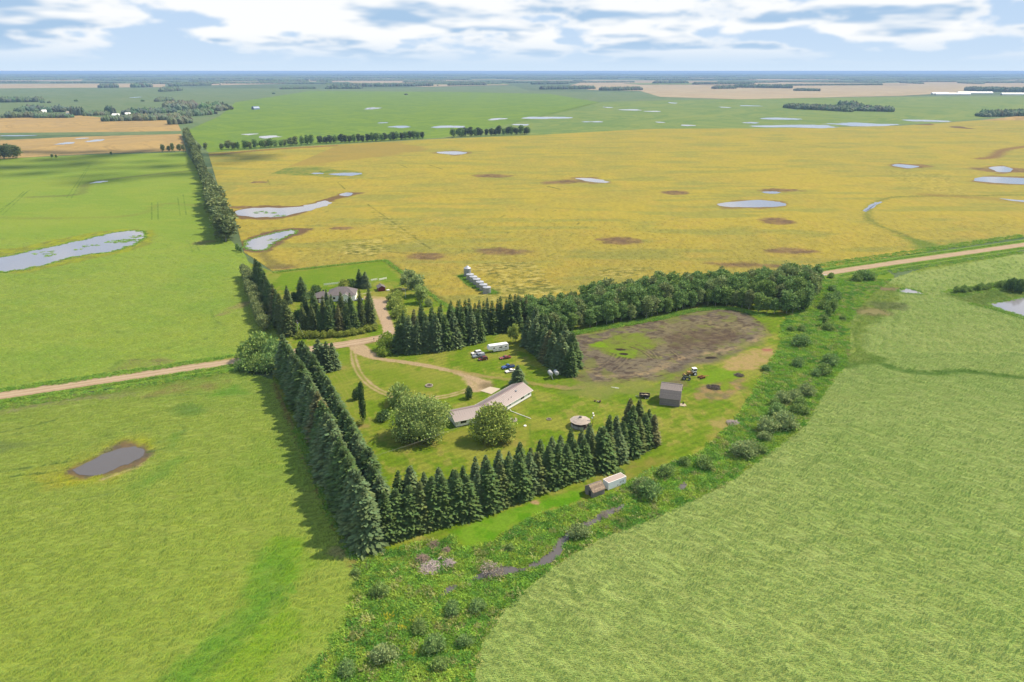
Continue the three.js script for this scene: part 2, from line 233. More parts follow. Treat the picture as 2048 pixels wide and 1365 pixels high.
  // green feet of the grain bins, wetter green run to the ditch at the road
  p.line([[-31.0, -430.1], [-23.7, -410.1], [-11.3, -393.7]], 7, [96, 128, 40], { soft: 2.5, rag: 1.5 });
  p.line(curve([[530.2, -741.0], [480.7, -734.7], [417.4, -731.6], [382.2, -722.4], [323.7, -646.1], [305.5, -598.2], [305.6, -552.8], [303.0, -511.7]], 6), 5, [122, 132, 56], { soft: 4, rag: 3, a: 0.8 });
  p.poly([[292.2, -491.8], [301.9, -545.5], [310.0, -531.5], [314.0, -511.7], [350.4, -523.1], [328.5, -499.3]], [124, 146, 52], { soft: 6, rag: 4 });
  p.line(curve([[916.1, -1272.5], [801.3, -1189.1], [713.2, -1082.0], [682.8, -1062.8]], 6), 16, [140, 108, 74], { soft: 6, rag: 5, a: 0.8 });
  p.line(curve([[427.7, -741.0], [470.0, -725.4], [499.9, -696.1]], 6), 18, [150, 124, 70], { soft: 8, rag: 6, a: 0.6, mott: 0.4, ms: 20 });
  p.line(curve([[1027.2, -1478.4], [1033.6, -1580.1], [978.1, -1650.7], [927.2, -1680.8]], 6), 6, [150, 120, 72], { soft: 4, rag: 3, a: 0.7 });
  // grass margin round the neighbour's paddock
  p.line([[-152.6, -438.4], [-119.8, -454.5], [-86.1, -469.1], [-61.9, -419.9], [-40.2, -378.4], [-27.5, -355.7]], 5, [136, 140, 56], { soft: 2, rag: 1.5 });
}
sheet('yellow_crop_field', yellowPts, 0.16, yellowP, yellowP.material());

// ---- green field beyond the road on the west
const westP = new Paint(-700, -1120, -80, -290, 1300, 1600);
const westPts = [[-963.9, -915.3], [-747.0, -1062.8], [-645.1, -1115.6], [-513.6, -1151.2], [-420.5, -965.1], [-300.6, -710.5], [-214.3, -531.5], [-186.3, -484.5], [-157.3, -421.0], [-108.7, -310.3], [-107.9, -296.6], [-121.3, -293.0], [-154.9, -279.5], [-205.8, -259.6], [-245.0, -244.2], [-338.5, -291.8]];
const cropFill = (c1, c2, c3, c4, ang, sc = 1) => (x, z) => {
  const ca = Math.cos(ang), sa = Math.sin(ang), u = x * ca + z * sa, v = -x * sa + z * ca;
  const n = fbm(x / 40, z / 40, 4), m = fbm(u / (9 * sc) + 5, v / (2.4 * sc), 4), k = fbm(u / 26 + 60, v / 9 + 9, 3), s = fbm(u / 0.9, v / 0.45, 2);
  let q = mix3(c1, c2, sst(0.32, 0.68, n)); q = mix3(q, c3, sst(0.5, 0.72, m) * 0.4); q = mix3(q, c4, sst(0.55, 0.78, k) * 0.3); const f = 0.9 + 0.2 * s; return [q[0] * f, q[1] * f, q[2] * f];
};
westP.fill(cropFill([148, 172, 64], [138, 168, 60], [158, 176, 74], [154, 172, 56], 0.25, 2));
{
  const p = westP, tr = (pts, w = 0.9, o = {}) => p.line(pts, w, [92, 124, 44], { a: 0.7, soft: 0.5, mott: 0.6, ms: 9, ...o });
  p.poly(curve([[-367.3, -499.3], [-345.5, -534.9], [-320.6, -567.8], [-290.5, -564.0], [-272.0, -531.5], [-273.8, -491.8], [-293.0, -463.7], [-307.1, -438.4], [-323.8, -434.8], [-376.0, -421.0], [-439.0, -499.3]], 4, true), [160, 172, 44], { soft: 3, rag: 2.5, c2: [140, 150, 60] });
  p.line(curve([[-447.2, -617.9], [-402.2, -615.6], [-341.5, -624.7], [-333.0, -643.7], [-335.0, -687.7], [-296.7, -676.9]], 5), 9, [138, 148, 66], { soft: 4, rag: 3, a: 0.7, mott: 0.4, ms: 20 });
  p.line(curve([[-489.2, -725.4], [-452.5, -741.0], [-483.8, -825.3], [-454.9, -883.3], [-413.4, -929.8]], 5), 10, [118, 128, 70], { soft: 4, rag: 4, a: 0.75, mott: 0.3, ms: 25 });
  p.spot(-150.2, -362.5, 3, 16, 0.35, [156, 144, 104], { soft: 2, rag: 2, a: 0.8 }); p.spot(-229.9, -521.4, 6, 9, 0.2, [150, 140, 90], { soft: 3, rag: 3, a: 0.7 });
  p.poly([[-172.3, -277.9], [-168.6, -289.5], [-156.9, -293.0], [-151.0, -287.2], [-155.5, -280.6]], [132, 126, 84], { soft: 3, rag: 3, a: 0.85, mott: 0.3 }); p.line([[-186.6, -271.5], [-169.9, -279.5], [-138.1, -290.7]], 3.5, [128, 132, 72], { soft: 2, rag: 1.5, a: 0.7, mott: 0.5 });
  p.line([[-236.7, -248.1], [-206.4, -260.6], [-155.5, -280.6], [-121.7, -294.2]], 5, [160, 166, 70], { soft: 2, rag: 1.4 });
  for (const t of [[[-454.3, -631.7], [-516.3, -763.8]], [[-464.6, -643.7], [-520.0, -763.8]], [[-449.1, -719.4], [-577.8, -992.0]], [[-444.1, -719.4], [-576.4, -992.0]], [[-244.0, -526.4], [-226.0, -491.8]], [[-240.2, -528.1], [-221.7, -493.2]], [[-310.7, -609.0], [-352.0, -696.1]], [[-305.1, -609.0], [-346.1, -696.1]], [[-294.0, -627.0], [-339.5, -725.4]], [[-290.7, -631.7], [-340.7, -741.0]], [[-473.0, -656.1], [-520.1, -774.0]]]) tr(t);
  tr(curve([[-162.2, -362.5], [-150.1, -338.4], [-145.7, -323.8], [-146.5, -316.9]], 5)); tr(curve([[-150.4, -342.2], [-142.3, -330.9], [-139.5, -322.4], [-139.2, -310.3], [-156.3, -296.6], [-184.9, -287.2], [-220.6, -281.7]], 5), 1.2, { a: 0.5 }); tr(curve([[-150.1, -316.9], [-164.8, -300.2], [-195.7, -290.7], [-222.8, -285.0]], 5), 1, { a: 0.4 });
  p.poly([[-170.2, -421.0], [-135.1, -346.1], [-113.4, -310.3], [-125.2, -303.9], [-139.2, -310.3], [-145.4, -346.1]], [150, 168, 62], { a: 0.5, soft: 5, rag: 4 });
}
sheet('west_crop_field', westPts, 0.16, westP, westP.material());

// ---- green field in front of the road
const nearP = new Paint(-330, -345, -10, -100, 1600, 1225);
const nearPts = [[-232.9, -229.9], [-196.2, -245.5], [-164.3, -257.3], [-118.6, -279.5], [-98.6, -269.0], [-91.9, -255.4], [-77.8, -226.8], [-59.2, -188.5], [-45.8, -162.8], [-40.8, -152.8], [-39.1, -142.3], [-39.1, -132.0], [-41.3, -122.1], [-45.6, -113.8], [-51.0, -102.3], [-125.1, -102.3]];
nearP.fill(cropFill([148, 168, 66], [138, 164, 60], [160, 174, 80], [150, 168, 58], 0.3));
{
  const p = nearP, tr = (pts, w = 0.55, o = {}) => p.line(pts, w, [84, 116, 44], { a: 0.75, soft: 0.3, mott: 0.35, ms: 7, ...o });
  p.line([[-232.2, -229.1], [-195.4, -244.2], [-163.5, -255.9], [-118.0, -277.9]], 7, [128, 148, 56], { soft: 2.5, rag: 2, mott: 0.3 });
  p.line([[-206.2, -233.0], [-192.2, -239.5], [-175.1, -248.6], [-151.4, -255.4]], 4, [150, 148, 108], { soft: 2, rag: 2, a: 0.7, mott: 0.5 });
  p.poly([[-146.3, -253.1], [-138.3, -261.5], [-116.8, -269.0], [-121.9, -261.1], [-136.5, -253.1]], [146, 138, 80], { a: 0.75, soft: 3, rag: 3, mott: 0.5 });
  p.poly([[-131.0, -241.2], [-121.5, -245.5], [-114.0, -241.2], [-121.7, -237.1]], [104, 142, 52], { a: 0.7, soft: 4, rag: 3 }); p.poly([[-175.8, -215.1], [-160.8, -218.7], [-157.3, -215.8], [-172.3, -210.0]], [120, 140, 74], { a: 0.7, soft: 3, rag: 3 });
  // wet hollow: yellow rim, mud, water
  p.poly(curve([[-149.9, -194.3], [-144.8, -200.3], [-138.7, -210.0], [-134.7, -218.7], [-126.0, -218.7], [-118.4, -211.7], [-117.2, -200.3], [-122.3, -191.4], [-129.6, -187.7], [-140.9, -188.5]], 4, true), [166, 168, 56], { a: 0.75, soft: 4, rag: 4, mott: 0.5 });
  p.poly(curve([[-144.4, -194.3], [-140.6, -198.8], [-136.1, -210.0], [-132.0, -216.9], [-125.2, -213.4], [-121.6, -204.4], [-124.6, -195.8], [-130.1, -191.4], [-137.1, -189.9]], 4, true), [178, 184, 30], { a: 0.9, soft: 2.5, rag: 3, mott: 0.4 });
  p.poly(curve([[-142.2, -197.3], [-140.0, -203.5], [-135.3, -211.7], [-131.5, -215.8], [-124.0, -211.7], [-121.4, -205.7], [-122.9, -198.8], [-126.7, -193.7], [-136.4, -192.8]], 4, true), [128, 110, 80], { soft: 2.2, rag: 2.2, c2: [108, 100, 84] });
  p.line(curve([[-128.6, -192.8], [-123.8, -197.3], [-120.6, -201.3]], 4), 1.4, [186, 170, 134], { soft: 0.8, mott: 0.4 });
  // greener overlapping seed rows sweeping round the headland
  p.line(curve([[-70.8, -109.4], [-66.4, -121.4], [-61.6, -132.8], [-59.3, -142.3], [-62.2, -153.8]], 6), 9, [98, 150, 36], { a: 0.75, soft: 3, rag: 2, mott: 0.3 }); p.line(curve([[-61.6, -109.4], [-57.7, -118.5], [-53.3, -128.8]], 6), 10, [128, 166, 34], { a: 0.75, soft: 4, rag: 3, mott: 0.3 });
  p.poly([[-65.6, -162.3], [-60.8, -162.3], [-54.9, -153.8], [-53.5, -146.0], [-59.1, -147.9]], [120, 162, 30], { a: 0.8, soft: 3.5, rag: 2.5 }); p.poly([[-67.4, -149.8], [-65.5, -151.8], [-63.0, -142.3], [-65.1, -141.4]], [104, 156, 30], { a: 0.5, soft: 3, rag: 2 });
  p.poly([[-117.6, -211.7], [-119.8, -222.3], [-117.0, -226.0], [-114.2, -211.7]], [96, 146, 46], { a: 0.5, soft: 3, rag: 2 }); p.poly([[-120.0, -189.9], [-113.1, -201.9], [-109.6, -205.1], [-108.9, -192.8], [-113.3, -185.7]], [104, 154, 46], { a: 0.5, soft: 4, rag: 3 }); p.poly([[-123.6, -255.4], [-112.4, -262.5], [-101.8, -255.4], [-115.9, -250.8]], [96, 152, 34], { a: 0.6, soft: 3, rag: 2 });
  tr(curve([[-181.6, -223.8], [-173.8, -228.3], [-167.7, -233.0]], 4), 0.7); tr(curve([[-163.7, -197.3], [-155.7, -199.7], [-143.7, -204.1]], 4)); tr(curve([[-158.6, -194.3], [-146.1, -197.3], [-143.4, -199.4]], 4)); tr(curve([[-125.3, -213.7], [-121.5, -216.5]], 4), 0.7); tr(curve([[-122.5, -209.7], [-117.5, -212.4]], 4), 0.7); tr([[-143.9, -252.2], [-122.8, -255.9]], 0.6); tr([[-143.9, -248.1], [-126.1, -251.7]], 0.5); tr(curve([[-122.2, -231.8], [-117.0, -225.3], [-115.8, -219.4]], 4)); tr(curve([[-84.4, -185.7], [-80.0, -177.8], [-81.2, -169.2]], 5), 0.4, { a: 0.5 });
  tr(curve([[-70.4, -110.6], [-62.5, -125.8], [-58.5, -137.8], [-59.1, -147.9], [-63.8, -158.0]], 6), 0.5, { a: 0.5 }); tr(curve([[-67.3, -110.6], [-59.9, -128.0], [-55.1, -138.7]], 6), 0.5, { a: 0.4 });
  for (let i = 0; i < 5; i++) tr(curve([[-143.3, -203.5], [-140.5, -213.4], [-137.3, -223.8], [-129.5, -229.9]], 5).map(([x, z]) => [x - i * 1.3, z - i * 2.3]), 0.5, { a: 0.22 });
  for (let i = 1; i < 9; i++) { const o = i * 15; tr(curve([[-209.8, -237.9], [-179.8, -249.9], [-147.6, -264.0], [-121.2, -275.2]], 4).map(([x, z]) => [x, z + o]), 0.6, { a: 0.3 }); tr(curve([[-77.0, -225.3], [-59.2, -188.5], [-45.7, -162.3], [-41.3, -142.3], [-43.3, -125.8], [-48.7, -113.8]], 5).map(([x, z]) => [x - o * 0.55, z]), 0.5, { a: 0.22 }); }
  p.line(curve([[-96.5, -265.0], [-77.0, -225.3], [-59.2, -188.5], [-45.7, -162.3], [-40.6, -152.2]], 6), 3.4, [140, 122, 70], { soft: 1, rag: 0.8, a: 0.85, mott: 0.3 });
  p.spot(-44.1, -156.9, 4, 3, 0, [158, 152, 100], { soft: 1.5, rag: 1.5, a: 0.8 });
}
sheet('near_crop_field', nearPts, 0.16, nearP, nearP.material());

// ---- pale green field across the creek
const eastP = new Paint(-25, -520, 420, -100, 1600, 1510);
const eastPts = [[-9.2, -102.3], [-8.0, -113.8], [-6.9, -124.3], [-1.7, -135.6], [9.1, -149.2], [24.1, -162.3], [42.7, -173.5], [65.9, -189.4], [86.6, -209.3], [106.0, -229.1], [123.6, -255.4], [136.4, -274.1], [144.6, -283.3], [155.6, -303.9], [169.2, -334.6], [184.0, -360.8], [207.6, -391.7], [229.6, -418.8], [269.2, -449.5], [363.2, -493.2], [658.0, -631.7], [143.8, -102.3]];
eastP.fill(cropFill([158, 177, 98], [152, 174, 92], [170, 183, 110], [160, 174, 96], 0.65));
{
  const p = eastP;
  p.line(curve([[144.2, -283.3], [158.5, -290.7], [165.0, -281.7], [175.0, -276.3], [192.9, -277.9], [213.4, -271.0], [256.8, -260.1]], 5), 4.2, [104, 140, 50], { soft: 1.5, rag: 1.2, c2: null });
  p.poly([[145.3, -283.3], [163.6, -303.9], [165.7, -291.8], [159.1, -287.2]], [118, 148, 56], { soft: 2, rag: 1.5 });
  p.poly([[169.2, -334.6], [188.8, -371.2], [210.4, -397.7], [227.4, -414.4], [235.3, -408.0], [223.5, -397.7], [217.5, -380.3], [210.6, -369.4], [190.5, -347.6], [178.0, -334.6], [163.1, -310.3], [162.4, -296.6], [146.4, -283.3]], [138, 158, 66], { soft: 2, rag: 1.5, c2: [124, 150, 60] });
  p.spot(191.7, -358.2, 10, 7, 0.4, [148, 140, 96], { soft: 3, rag: 2.5, a: 0.9 }); p.spot(206.5, -369.4, 9, 8, 0, [112, 126, 70], { soft: 2, rag: 2, a: 0.8 }); p.spot(219.2, -400.7, 12, 3, 0.1, [138, 124, 96], { soft: 2, rag: 1.5, a: 0.9 });
  p.poly([[248.2, -389.8], [274.6, -404.9], [304.5, -418.8], [330.5, -421.0], [272.0, -338.4], [266.7, -350.0], [255.7, -369.4]], [126, 146, 64], { soft: 2, rag: 2, c2: [110, 138, 54] });
  p.poly([[304.4, -470.4], [338.9, -487.4], [394.7, -511.7], [385.9, -499.3], [336.9, -478.8], [302.9, -462.4]], [98, 86, 76], { soft: 1, rag: 0.8 });
  p.line([[189.2, -421.0], [245.4, -434.8], [289.9, -457.1], [392.5, -508.6]], 5, [140, 160, 60], { soft: 2, rag: 1.5 });
  for (let i = 1; i < 9; i++) p.line(curve([[-8.0, -113.8], [-1.7, -135.6], [24.1, -162.3], [65.9, -189.4], [106.0, -229.1], [141.8, -277.9]], 5).map(([x, z]) => [x + i * 12, z + i * 5]), 0.6, [112, 140, 60], { a: 0.35, soft: 0.4, mott: 0.4, ms: 9 });
  p.line(curve([[13.3, -148.2], [14.5, -144.1], [15.3, -138.7]], 4), 0.7, [108, 136, 60], { soft: 0.4, a: 0.7 });
}
sheet('pale_crop_field', eastPts, 0.16, eastP, eastP.material());

// ---- the farmyards: lawns, dirt lot, drives and the overgrown creek bank share one ground
const yardP = new Paint(-145, -480, 215, -95, 1900, 2032);
const bankPts = [[-40.6, -152.2], [-34.4, -156.3], [-26.3, -160.5], [-19.7, -161.9], [-16.5, -164.5], [-13.3, -158.0], [-5.3, -161.2], [3.0, -170.4], [11.1, -176.0], [20.2, -179.6], [31.4, -185.7], [42.5, -197.3], [63.0, -209.0], [73.2, -221.6], [85.0, -238.7], [95.3, -255.4], [108.3, -279.5], [126.1, -310.3], [134.7, -334.6], [146.9, -355.7], [188.3, -418.8], [234.5, -438.4], [237.6, -425.6], [207.6, -391.7], [184.0, -360.8], [169.2, -334.6], [155.6, -303.9], [144.6, -283.3], [136.4, -274.1], [123.6, -255.4], [106.0, -229.1], [86.6, -209.3], [65.9, -189.4], [42.7, -173.5], [24.1, -162.3], [9.1, -149.2], [-1.7, -135.6], [-6.9, -124.3], [-8.0, -113.8], [-9.2, -102.3], [-51.0, -102.3], [-45.6, -113.8], [-41.3, -122.1], [-39.1, -132.0], [-39.1, -142.3]];
const lotPts = curve([[20.2, -302.7], [29.2, -321.0], [48.8, -332.4], [76.6, -347.6], [99.4, -361.6], [117.1, -362.5], [125.5, -350.8], [125.9, -330.9], [113.1, -311.6], [93.4, -295.4], [73.5, -281.7], [55.1, -269.0], [36.2, -266.5], [27.4, -271.5], [30.5, -283.3], [24.8, -294.2]], 5, true);
yardP.fill((x, z) => {
  const n = fbm(x / 11, z / 11, 4), m = fbm(x / 4 + 8, z / 4, 3), s = fbm(x / 0.5, z / 0.5, 2), st = Math.sin((x * 0.55 + z * 0.83) * 2.1 + fbm(x / 8, z / 8, 2) * 3);
  let q = mix3([116, 146, 28], [148, 156, 60], sst(0.34, 0.66, n)); q = mix3(q, [100, 138, 20], sst(0.53, 0.72, m) * 0.6); q = mix3(q, [164, 158, 84], sst(0.6, 0.74, fbm(x / 3 + 90, z / 6 + 31, 4)) * 0.6); const f = (0.87 + 0.26 * s) * (1 + 0.035 * st); return [q[0] * f, q[1] * f, q[2] * f];
});
const driveEast = curve([[-74.0, -310.3], [-69.7, -300.2], [-61.2, -293.6], [-49.4, -289.5], [-33.3, -282.8], [-22.0, -276.3], [-14.3, -269.0], [-12.0, -264.0]], 6), driveWest = curve([[-74.0, -307.7], [-70.2, -291.8], [-63.6, -274.1], [-55.3, -261.1], [-46.1, -253.5], [-36.0, -251.3], [-26.4, -253.5], [-18.8, -258.7], [-12.7, -265.0]], 6), driveOn = curve([[-25.4, -278.9], [-12.4, -273.6], [1.2, -269.0], [13.5, -264.0], [21.4, -261.1], [28.6, -262.0]], 6), driveNext = curve([[-58.2, -319.7], [-63.2, -338.4], [-68.7, -357.4], [-74.4, -374.8]], 6);
{
  const p = yardP, G = [196, 174, 138], worn = [160, 152, 80];
  // bank of weeds
  p.poly(bankPts, [112, 150, 44], { soft: 1.2, rag: 1.2, c2: [146, 160, 58], cs: 5 });
  // bright mown strip by the bottom spruces
  p.poly([[-16.6, -166.4], [-3.5, -174.5], [9.9, -181.7], [21.7, -187.7], [21.0, -180.4], [11.1, -176.5], [3.0, -171.1], [-5.3, -161.6], [-12.6, -158.4]], [98, 154, 18], { soft: 1.2, rag: 0.8, c2: [122, 164, 40] });
  p.poly([[24.2, -189.9], [35.0, -200.3], [53.2, -210.0], [50.2, -203.5], [38.4, -196.4], [27.0, -187.1]], [154, 144, 74], { soft: 3, rag: 2, a: 0.8, mott: 0.4 });
  p.spot(6.8, -180.1, 1.8, 1.3, 0.3, [184, 160, 116], { soft: 0.5, rag: 0.4 });
  // west lawn
  p.poly([[-81.4, -280.6], [-76.9, -303.9], [-67.3, -270.0], [-53.0, -237.9], [-57.0, -226.0], [-71.0, -250.8]], [142, 158, 54], { a: 0.6, soft: 3, rag: 2 }); for (let i = 0; i < 4; i++) p.line(curve([[-78.6, -277.9], [-65.2, -250.8], [-57.9, -229.9]], 4).map(([x, z]) => [x + i * 2.2, z]), 0.5, [158, 162, 84], { a: 0.45, soft: 0.3 });
  p.line([[-81.8, -277.9], [-75.2, -281.7], [-72.3, -283.3]], 3, [166, 150, 96], { a: 0.6, soft: 1.5, rag: 1 }); p.line(curve([[-47.0, -210.0], [-45.7, -198.8], [-43.3, -192.8]], 4), 3, worn, { a: 0.6, soft: 1.5, rag: 1 }); p.spot(-54.0, -228.7, 2.6, 2, 0, [166, 150, 92], { soft: 1, rag: 1, a: 0.8 });
  p.poly([[-23.6, -222.3], [6.6, -233.8], [6.3, -218.7], [-0.7, -211.7], [-20.9, -210.0]], [152, 152, 66], { a: 0.45, soft: 4, rag: 3, mott: 0.3 }); p.spot(1.9, -215.8, 4, 2.4, 0, [172, 156, 86], { a: 0.6, soft: 2, rag: 1.5 });
  p.line(curve([[6.5, -229.9], [6.6, -218.7], [8.6, -211.7], [12.7, -208.3]], 5), 0.6, [100, 128, 40], { a: 0.6, soft: 0.4 });
  p.poly([[-64.8, -289.0], [-33.0, -279.5], [-20.4, -267.5], [-20.8, -257.7], [-36.3, -254.5], [-51.1, -260.1], [-60.5, -272.6]], [140, 154, 54], { a: 0.55, soft: 3, rag: 3, mott: 0.3 });
  // gravel drives
  const two = (pts, gap, w) => { for (const s of [-1, 1]) p.line(pts.map(([x, z], i) => { const a = pts[Math.max(0, i - 1)], b = pts[Math.min(pts.length - 1, i + 1)], dx = b[0] - a[0], dz = b[1] - a[1], l = Math.hypot(dx, dz); return [x - dz / l * gap * s, z + dx / l * gap * s]; }), w, G, { soft: 0.5, rag: 0.25, a: 0.92, mott: 0.15 }); };
  p.line(driveWest, 3.6, [150, 152, 74], { soft: 0.8, rag: 0.5, a: 0.7 }); two(driveWest, 0.95, 0.8);
  p.line(driveEast, 3.4, [190, 168, 130], { soft: 0.7, rag: 0.5, a: 0.9 }); two(driveEast, 0.8, 0.7);
  p.line(driveOn, 3, [172, 154, 102], { soft: 0.8, rag: 0.6, a: 0.85, mott: 0.25 });
  p.line(curve([[14.5, -264.5], [23.5, -262.0], [36.1, -266.0], [56.6, -277.9], [72.2, -290.7]], 5), 3.6, [158, 142, 98], { soft: 1.5, rag: 1.2, a: 0.8, mott: 0.35 });
  p.poly([[-78.5, -311.6], [-72.6, -316.9], [-64.9, -303.9], [-59.1, -294.2], [-64.6, -294.2], [-71.9, -300.2]], G, { soft: 0.8, rag: 0.4 });
  p.poly(curve([[-23.1, -276.3], [-13.4, -272.1], [-8.0, -267.5], [-9.9, -260.1], [-13.8, -257.3], [-17.9, -260.1], [-19.0, -267.5]], 5, true), [194, 172, 136], { soft: 1.4, rag: 1, mott: 0.15 }); p.spot(-9.4, -264.0, 3, 2.4, 0, [128, 116, 86], { a: 0.7, soft: 1.5, rag: 1.2 });
  p.line(driveNext, 6, [204, 180, 150], { soft: 0.7, rag: 0.4 }); p.poly(curve([[-84.1, -385.9], [-70.4, -384.0], [-68.8, -369.4], [-67.0, -346.1], [-73.1, -362.5], [-79.1, -374.8]], 5, true), [204, 180, 150], { soft: 0.7, rag: 0.4 }); p.spot(-60.5, -328.1, 1.4, 1.4, 0, [214, 200, 180], { soft: 0.5, rag: 0.3 });
  // churned black lot
  p.poly(lotPts.map(([x, z]) => [x, z]), [114, 106, 94], { soft: 4.5, rag: 3.6, c2: [130, 122, 102], cs: 7 });
  p.poly([[53.9, -316.9], [77.3, -338.4], [103.1, -350.0], [120.3, -338.4], [108.8, -316.9], [81.2, -300.8], [62.9, -300.8]], [134, 128, 88], { a: 0.7, soft: 5, rag: 5, mott: 0.5, ms: 5 });
  p.area(lotPts, 0, (x, z) => { if (!inside(lotPts, x, z)) return null; const n = fbm(x / 2.2 + z / 6, z / 1.4, 4), m = fbm(x / 9 + 3, z / 9, 3); return n > 0.5 ? [154, 140, 104, sst(0.52, 0.68, n) * (0.25 + 0.5 * sst(0.4, 0.65, m))] : [88, 74, 62, sst(0.46, 0.32, n) * 0.7]; });
  p.area(lotPts, 0, (x, z) => { if (!inside(lotPts, x, z)) return null; const m = fbm(x / 5 + 60, z / 5 + 8, 4); return [128, 140, 66, sst(0.55, 0.7, m) * 0.6]; });
  p.poly([[74.1, -322.4], [94.1, -334.6], [112.9, -322.4], [94.3, -307.1], [75.0, -303.9]], [98, 82, 70], { a: 0.7, soft: 4, rag: 4, mott: 0.5, ms: 4 });
  p.poly([[37.0, -310.3], [49.9, -322.4], [64.9, -325.2], [67.0, -310.3], [56.5, -296.6], [45.3, -296.6]], [126, 148, 44], { a: 0.9, soft: 2, rag: 2, mott: 0.35, ms: 3 }); p.poly([[37.0, -310.3], [41.8, -315.6], [44.4, -307.7], [39.6, -305.8]], [128, 164, 30], { soft: 1, rag: 0.8, a: 0.9 });
  p.poly([[45.4, -302.7], [57.8, -303.9], [53.7, -293.0], [47.2, -294.2]], [124, 158, 34], { a: 0.9, soft: 1, rag: 1, mott: 0.3, ms: 2 }); p.spot(49.7, -303.9, 2.4, 1.4, 0, [62, 52, 44], { soft: 0.6, rag: 0.6 }); p.spot(50.5, -298.4, 1.8, 1.2, 0, [58, 48, 42], { soft: 0.5, rag: 0.5 }); p.spot(89.5, -293.6, 3, 1, 0, [56, 48, 44], { soft: 0.6, rag: 0.6 });
  const rut = (pts, o = {}) => { const c = curve(pts, 5); p.line(c, 0.7, [78, 68, 60], { soft: 0.45, rag: 0.3, a: 0.6, mott: 0.6, ...o }); p.line(c.map(([x, z]) => [x + 1.7, z + 0.5]), 0.6, [80, 70, 60], { soft: 0.45, rag: 0.3, a: 0.55, mott: 0.6, ...o }); p.line(c.map(([x, z]) => [x + 0.8, z + 0.2]), 0.5, [150, 134, 108], { soft: 0.3, rag: 0.15, a: 0.5, mott: 0.4 }); };
  rut([[54.9, -307.7], [59.5, -300.8], [62.2, -290.7]]); rut([[58.1, -310.3], [63.2, -302.1], [64.2, -293.0]]); rut([[72.3, -302.1], [73.8, -296.0], [73.3, -291.8]]); rut([[75.5, -303.9], [78.9, -299.0], [80.8, -294.2]]); rut([[35.6, -280.6], [42.3, -290.7], [45.6, -299.0]]); rut([[42.2, -277.9], [49.6, -290.7], [51.0, -294.2]]); rut([[39.0, -281.7], [46.0, -290.7], [48.5, -295.4]]); rut([[32.4, -303.9], [28.2, -294.8], [30.4, -281.7]]);
  const r = rng(33), c0 = [97.4, -328.1]; for (let i = 0; i < 22; i++) { const q = 6 + r() * 26, a0 = r() * 6.3, l = 0.5 + r() * 1.2, pts = []; for (let k = 0; k < 7; k++) { const a = a0 + l * k / 6; pts.push([c0[0] + Math.cos(a) * q * 1.15, c0[1] + Math.sin(a) * q * 0.8]); } p.line(pts, 0.5, i % 3 ? [86, 72, 60] : [150, 134, 104], { soft: 0.3, rag: 0.2, a: 0.45, mott: 0.5 }); }
  p.line(curve([[36.0, -274.1], [47.6, -274.1], [61.2, -279.5], [72.2, -290.7], [90.2, -300.2], [108.8, -309.0], [120.2, -322.4]], 5), 2.6, [178, 156, 118], { soft: 1.8, rag: 1.6, a: 0.75, mott: 0.5 });
  p.poly([[90.1, -283.3], [100.5, -296.6], [121.6, -309.0], [118.5, -296.6], [112.0, -287.2], [101.2, -277.3], [93.7, -279.5]], [190, 162, 116], { soft: 2, rag: 1.6, a: 0.85, mott: 0.3, ms: 2 }); p.spot(117.4, -303.3, 2.6, 1.8, 0, [176, 124, 100], { soft: 0.6, rag: 0.6 });
  p.poly([[19.1, -272.6], [36.1, -266.0], [60.7, -266.0], [73.2, -271.0], [60.6, -255.4], [36.3, -250.8], [21.2, -257.7]], [132, 142, 74], { a: 0.7, soft: 3, rag: 3, mott: 0.3 });
  p.poly([[60.5, -265.0], [67.6, -274.1], [74.9, -274.1], [70.7, -265.0], [63.8, -261.1]], [120, 108, 84], { a: 0.75, soft: 2, rag: 2, mott: 0.4 });
  p.poly([[70.8, -256.3], [76.6, -264.0], [85.7, -267.5], [97.1, -271.0], [94.5, -262.5], [88.4, -255.4], [80.9, -249.9], [73.4, -250.8]], [172, 142, 104], { soft: 1.6, rag: 1.4, a: 0.9, mott: 0.2, c2: [136, 122, 96], cs: 3 }); p.poly([[81.0, -261.1], [88.7, -267.0], [89.6, -261.1], [84.9, -257.3]], [126, 156, 30], { a: 0.85, soft: 1.2, rag: 1 }); p.poly([[80.1, -277.9], [89.6, -281.7], [96.0, -274.1], [87.9, -268.0], [79.2, -266.0]], [122, 160, 30], { a: 0.8, soft: 2, rag: 1.4 });
  p.line(curve([[112.8, -283.3], [104.5, -265.0], [94.8, -250.8], [80.9, -229.9], [72.4, -218.7]], 5), 7, [156, 150, 70], { a: 0.6, soft: 3, rag: 2 }); p.spot(78.2, -229.9, 5, 3, 0.4, [178, 158, 104], { a: 0.75, soft: 2, rag: 2, mott: 0.3 });
  p.spot(41.9, -262.0, 1.5, 0.5, 0.3, [206, 214, 220], { soft: 0.3, rag: 0.3 });
  // neighbour's paddock stripes, path, green under the bins' lane
  p.poly([[-150.5, -434.8], [-86.0, -465.0], [-68.8, -421.0], [-136.0, -399.7]], [116, 152, 28], { a: 0.7, soft: 2, rag: 1 }); for (let i = 0; i < 9; i++) p.line([[-145.3, -430.1], [-82.0, -454.5]].map(([x, z]) => [x, z + i * 4.4]), 1.1, [140, 162, 52], { a: 0.4, soft: 0.6 });
  p.line([[-87.7, -389.8], [-81.7, -394.7]], 1.0, [206, 194, 166], { soft: 0.3 }); p.line([[-85.8, -467.7], [-61.8, -418.8], [-40.0, -376.6]], 3, [130, 132, 54], { soft: 1, rag: 0.8 });
  p.poly([[-83.8, -394.7], [-66.4, -404.9], [-62.8, -380.3], [-80.3, -384.0]], [160, 154, 70], { a: 0.5, soft: 2, rag: 2 });
}
const yardM = yardP.material();
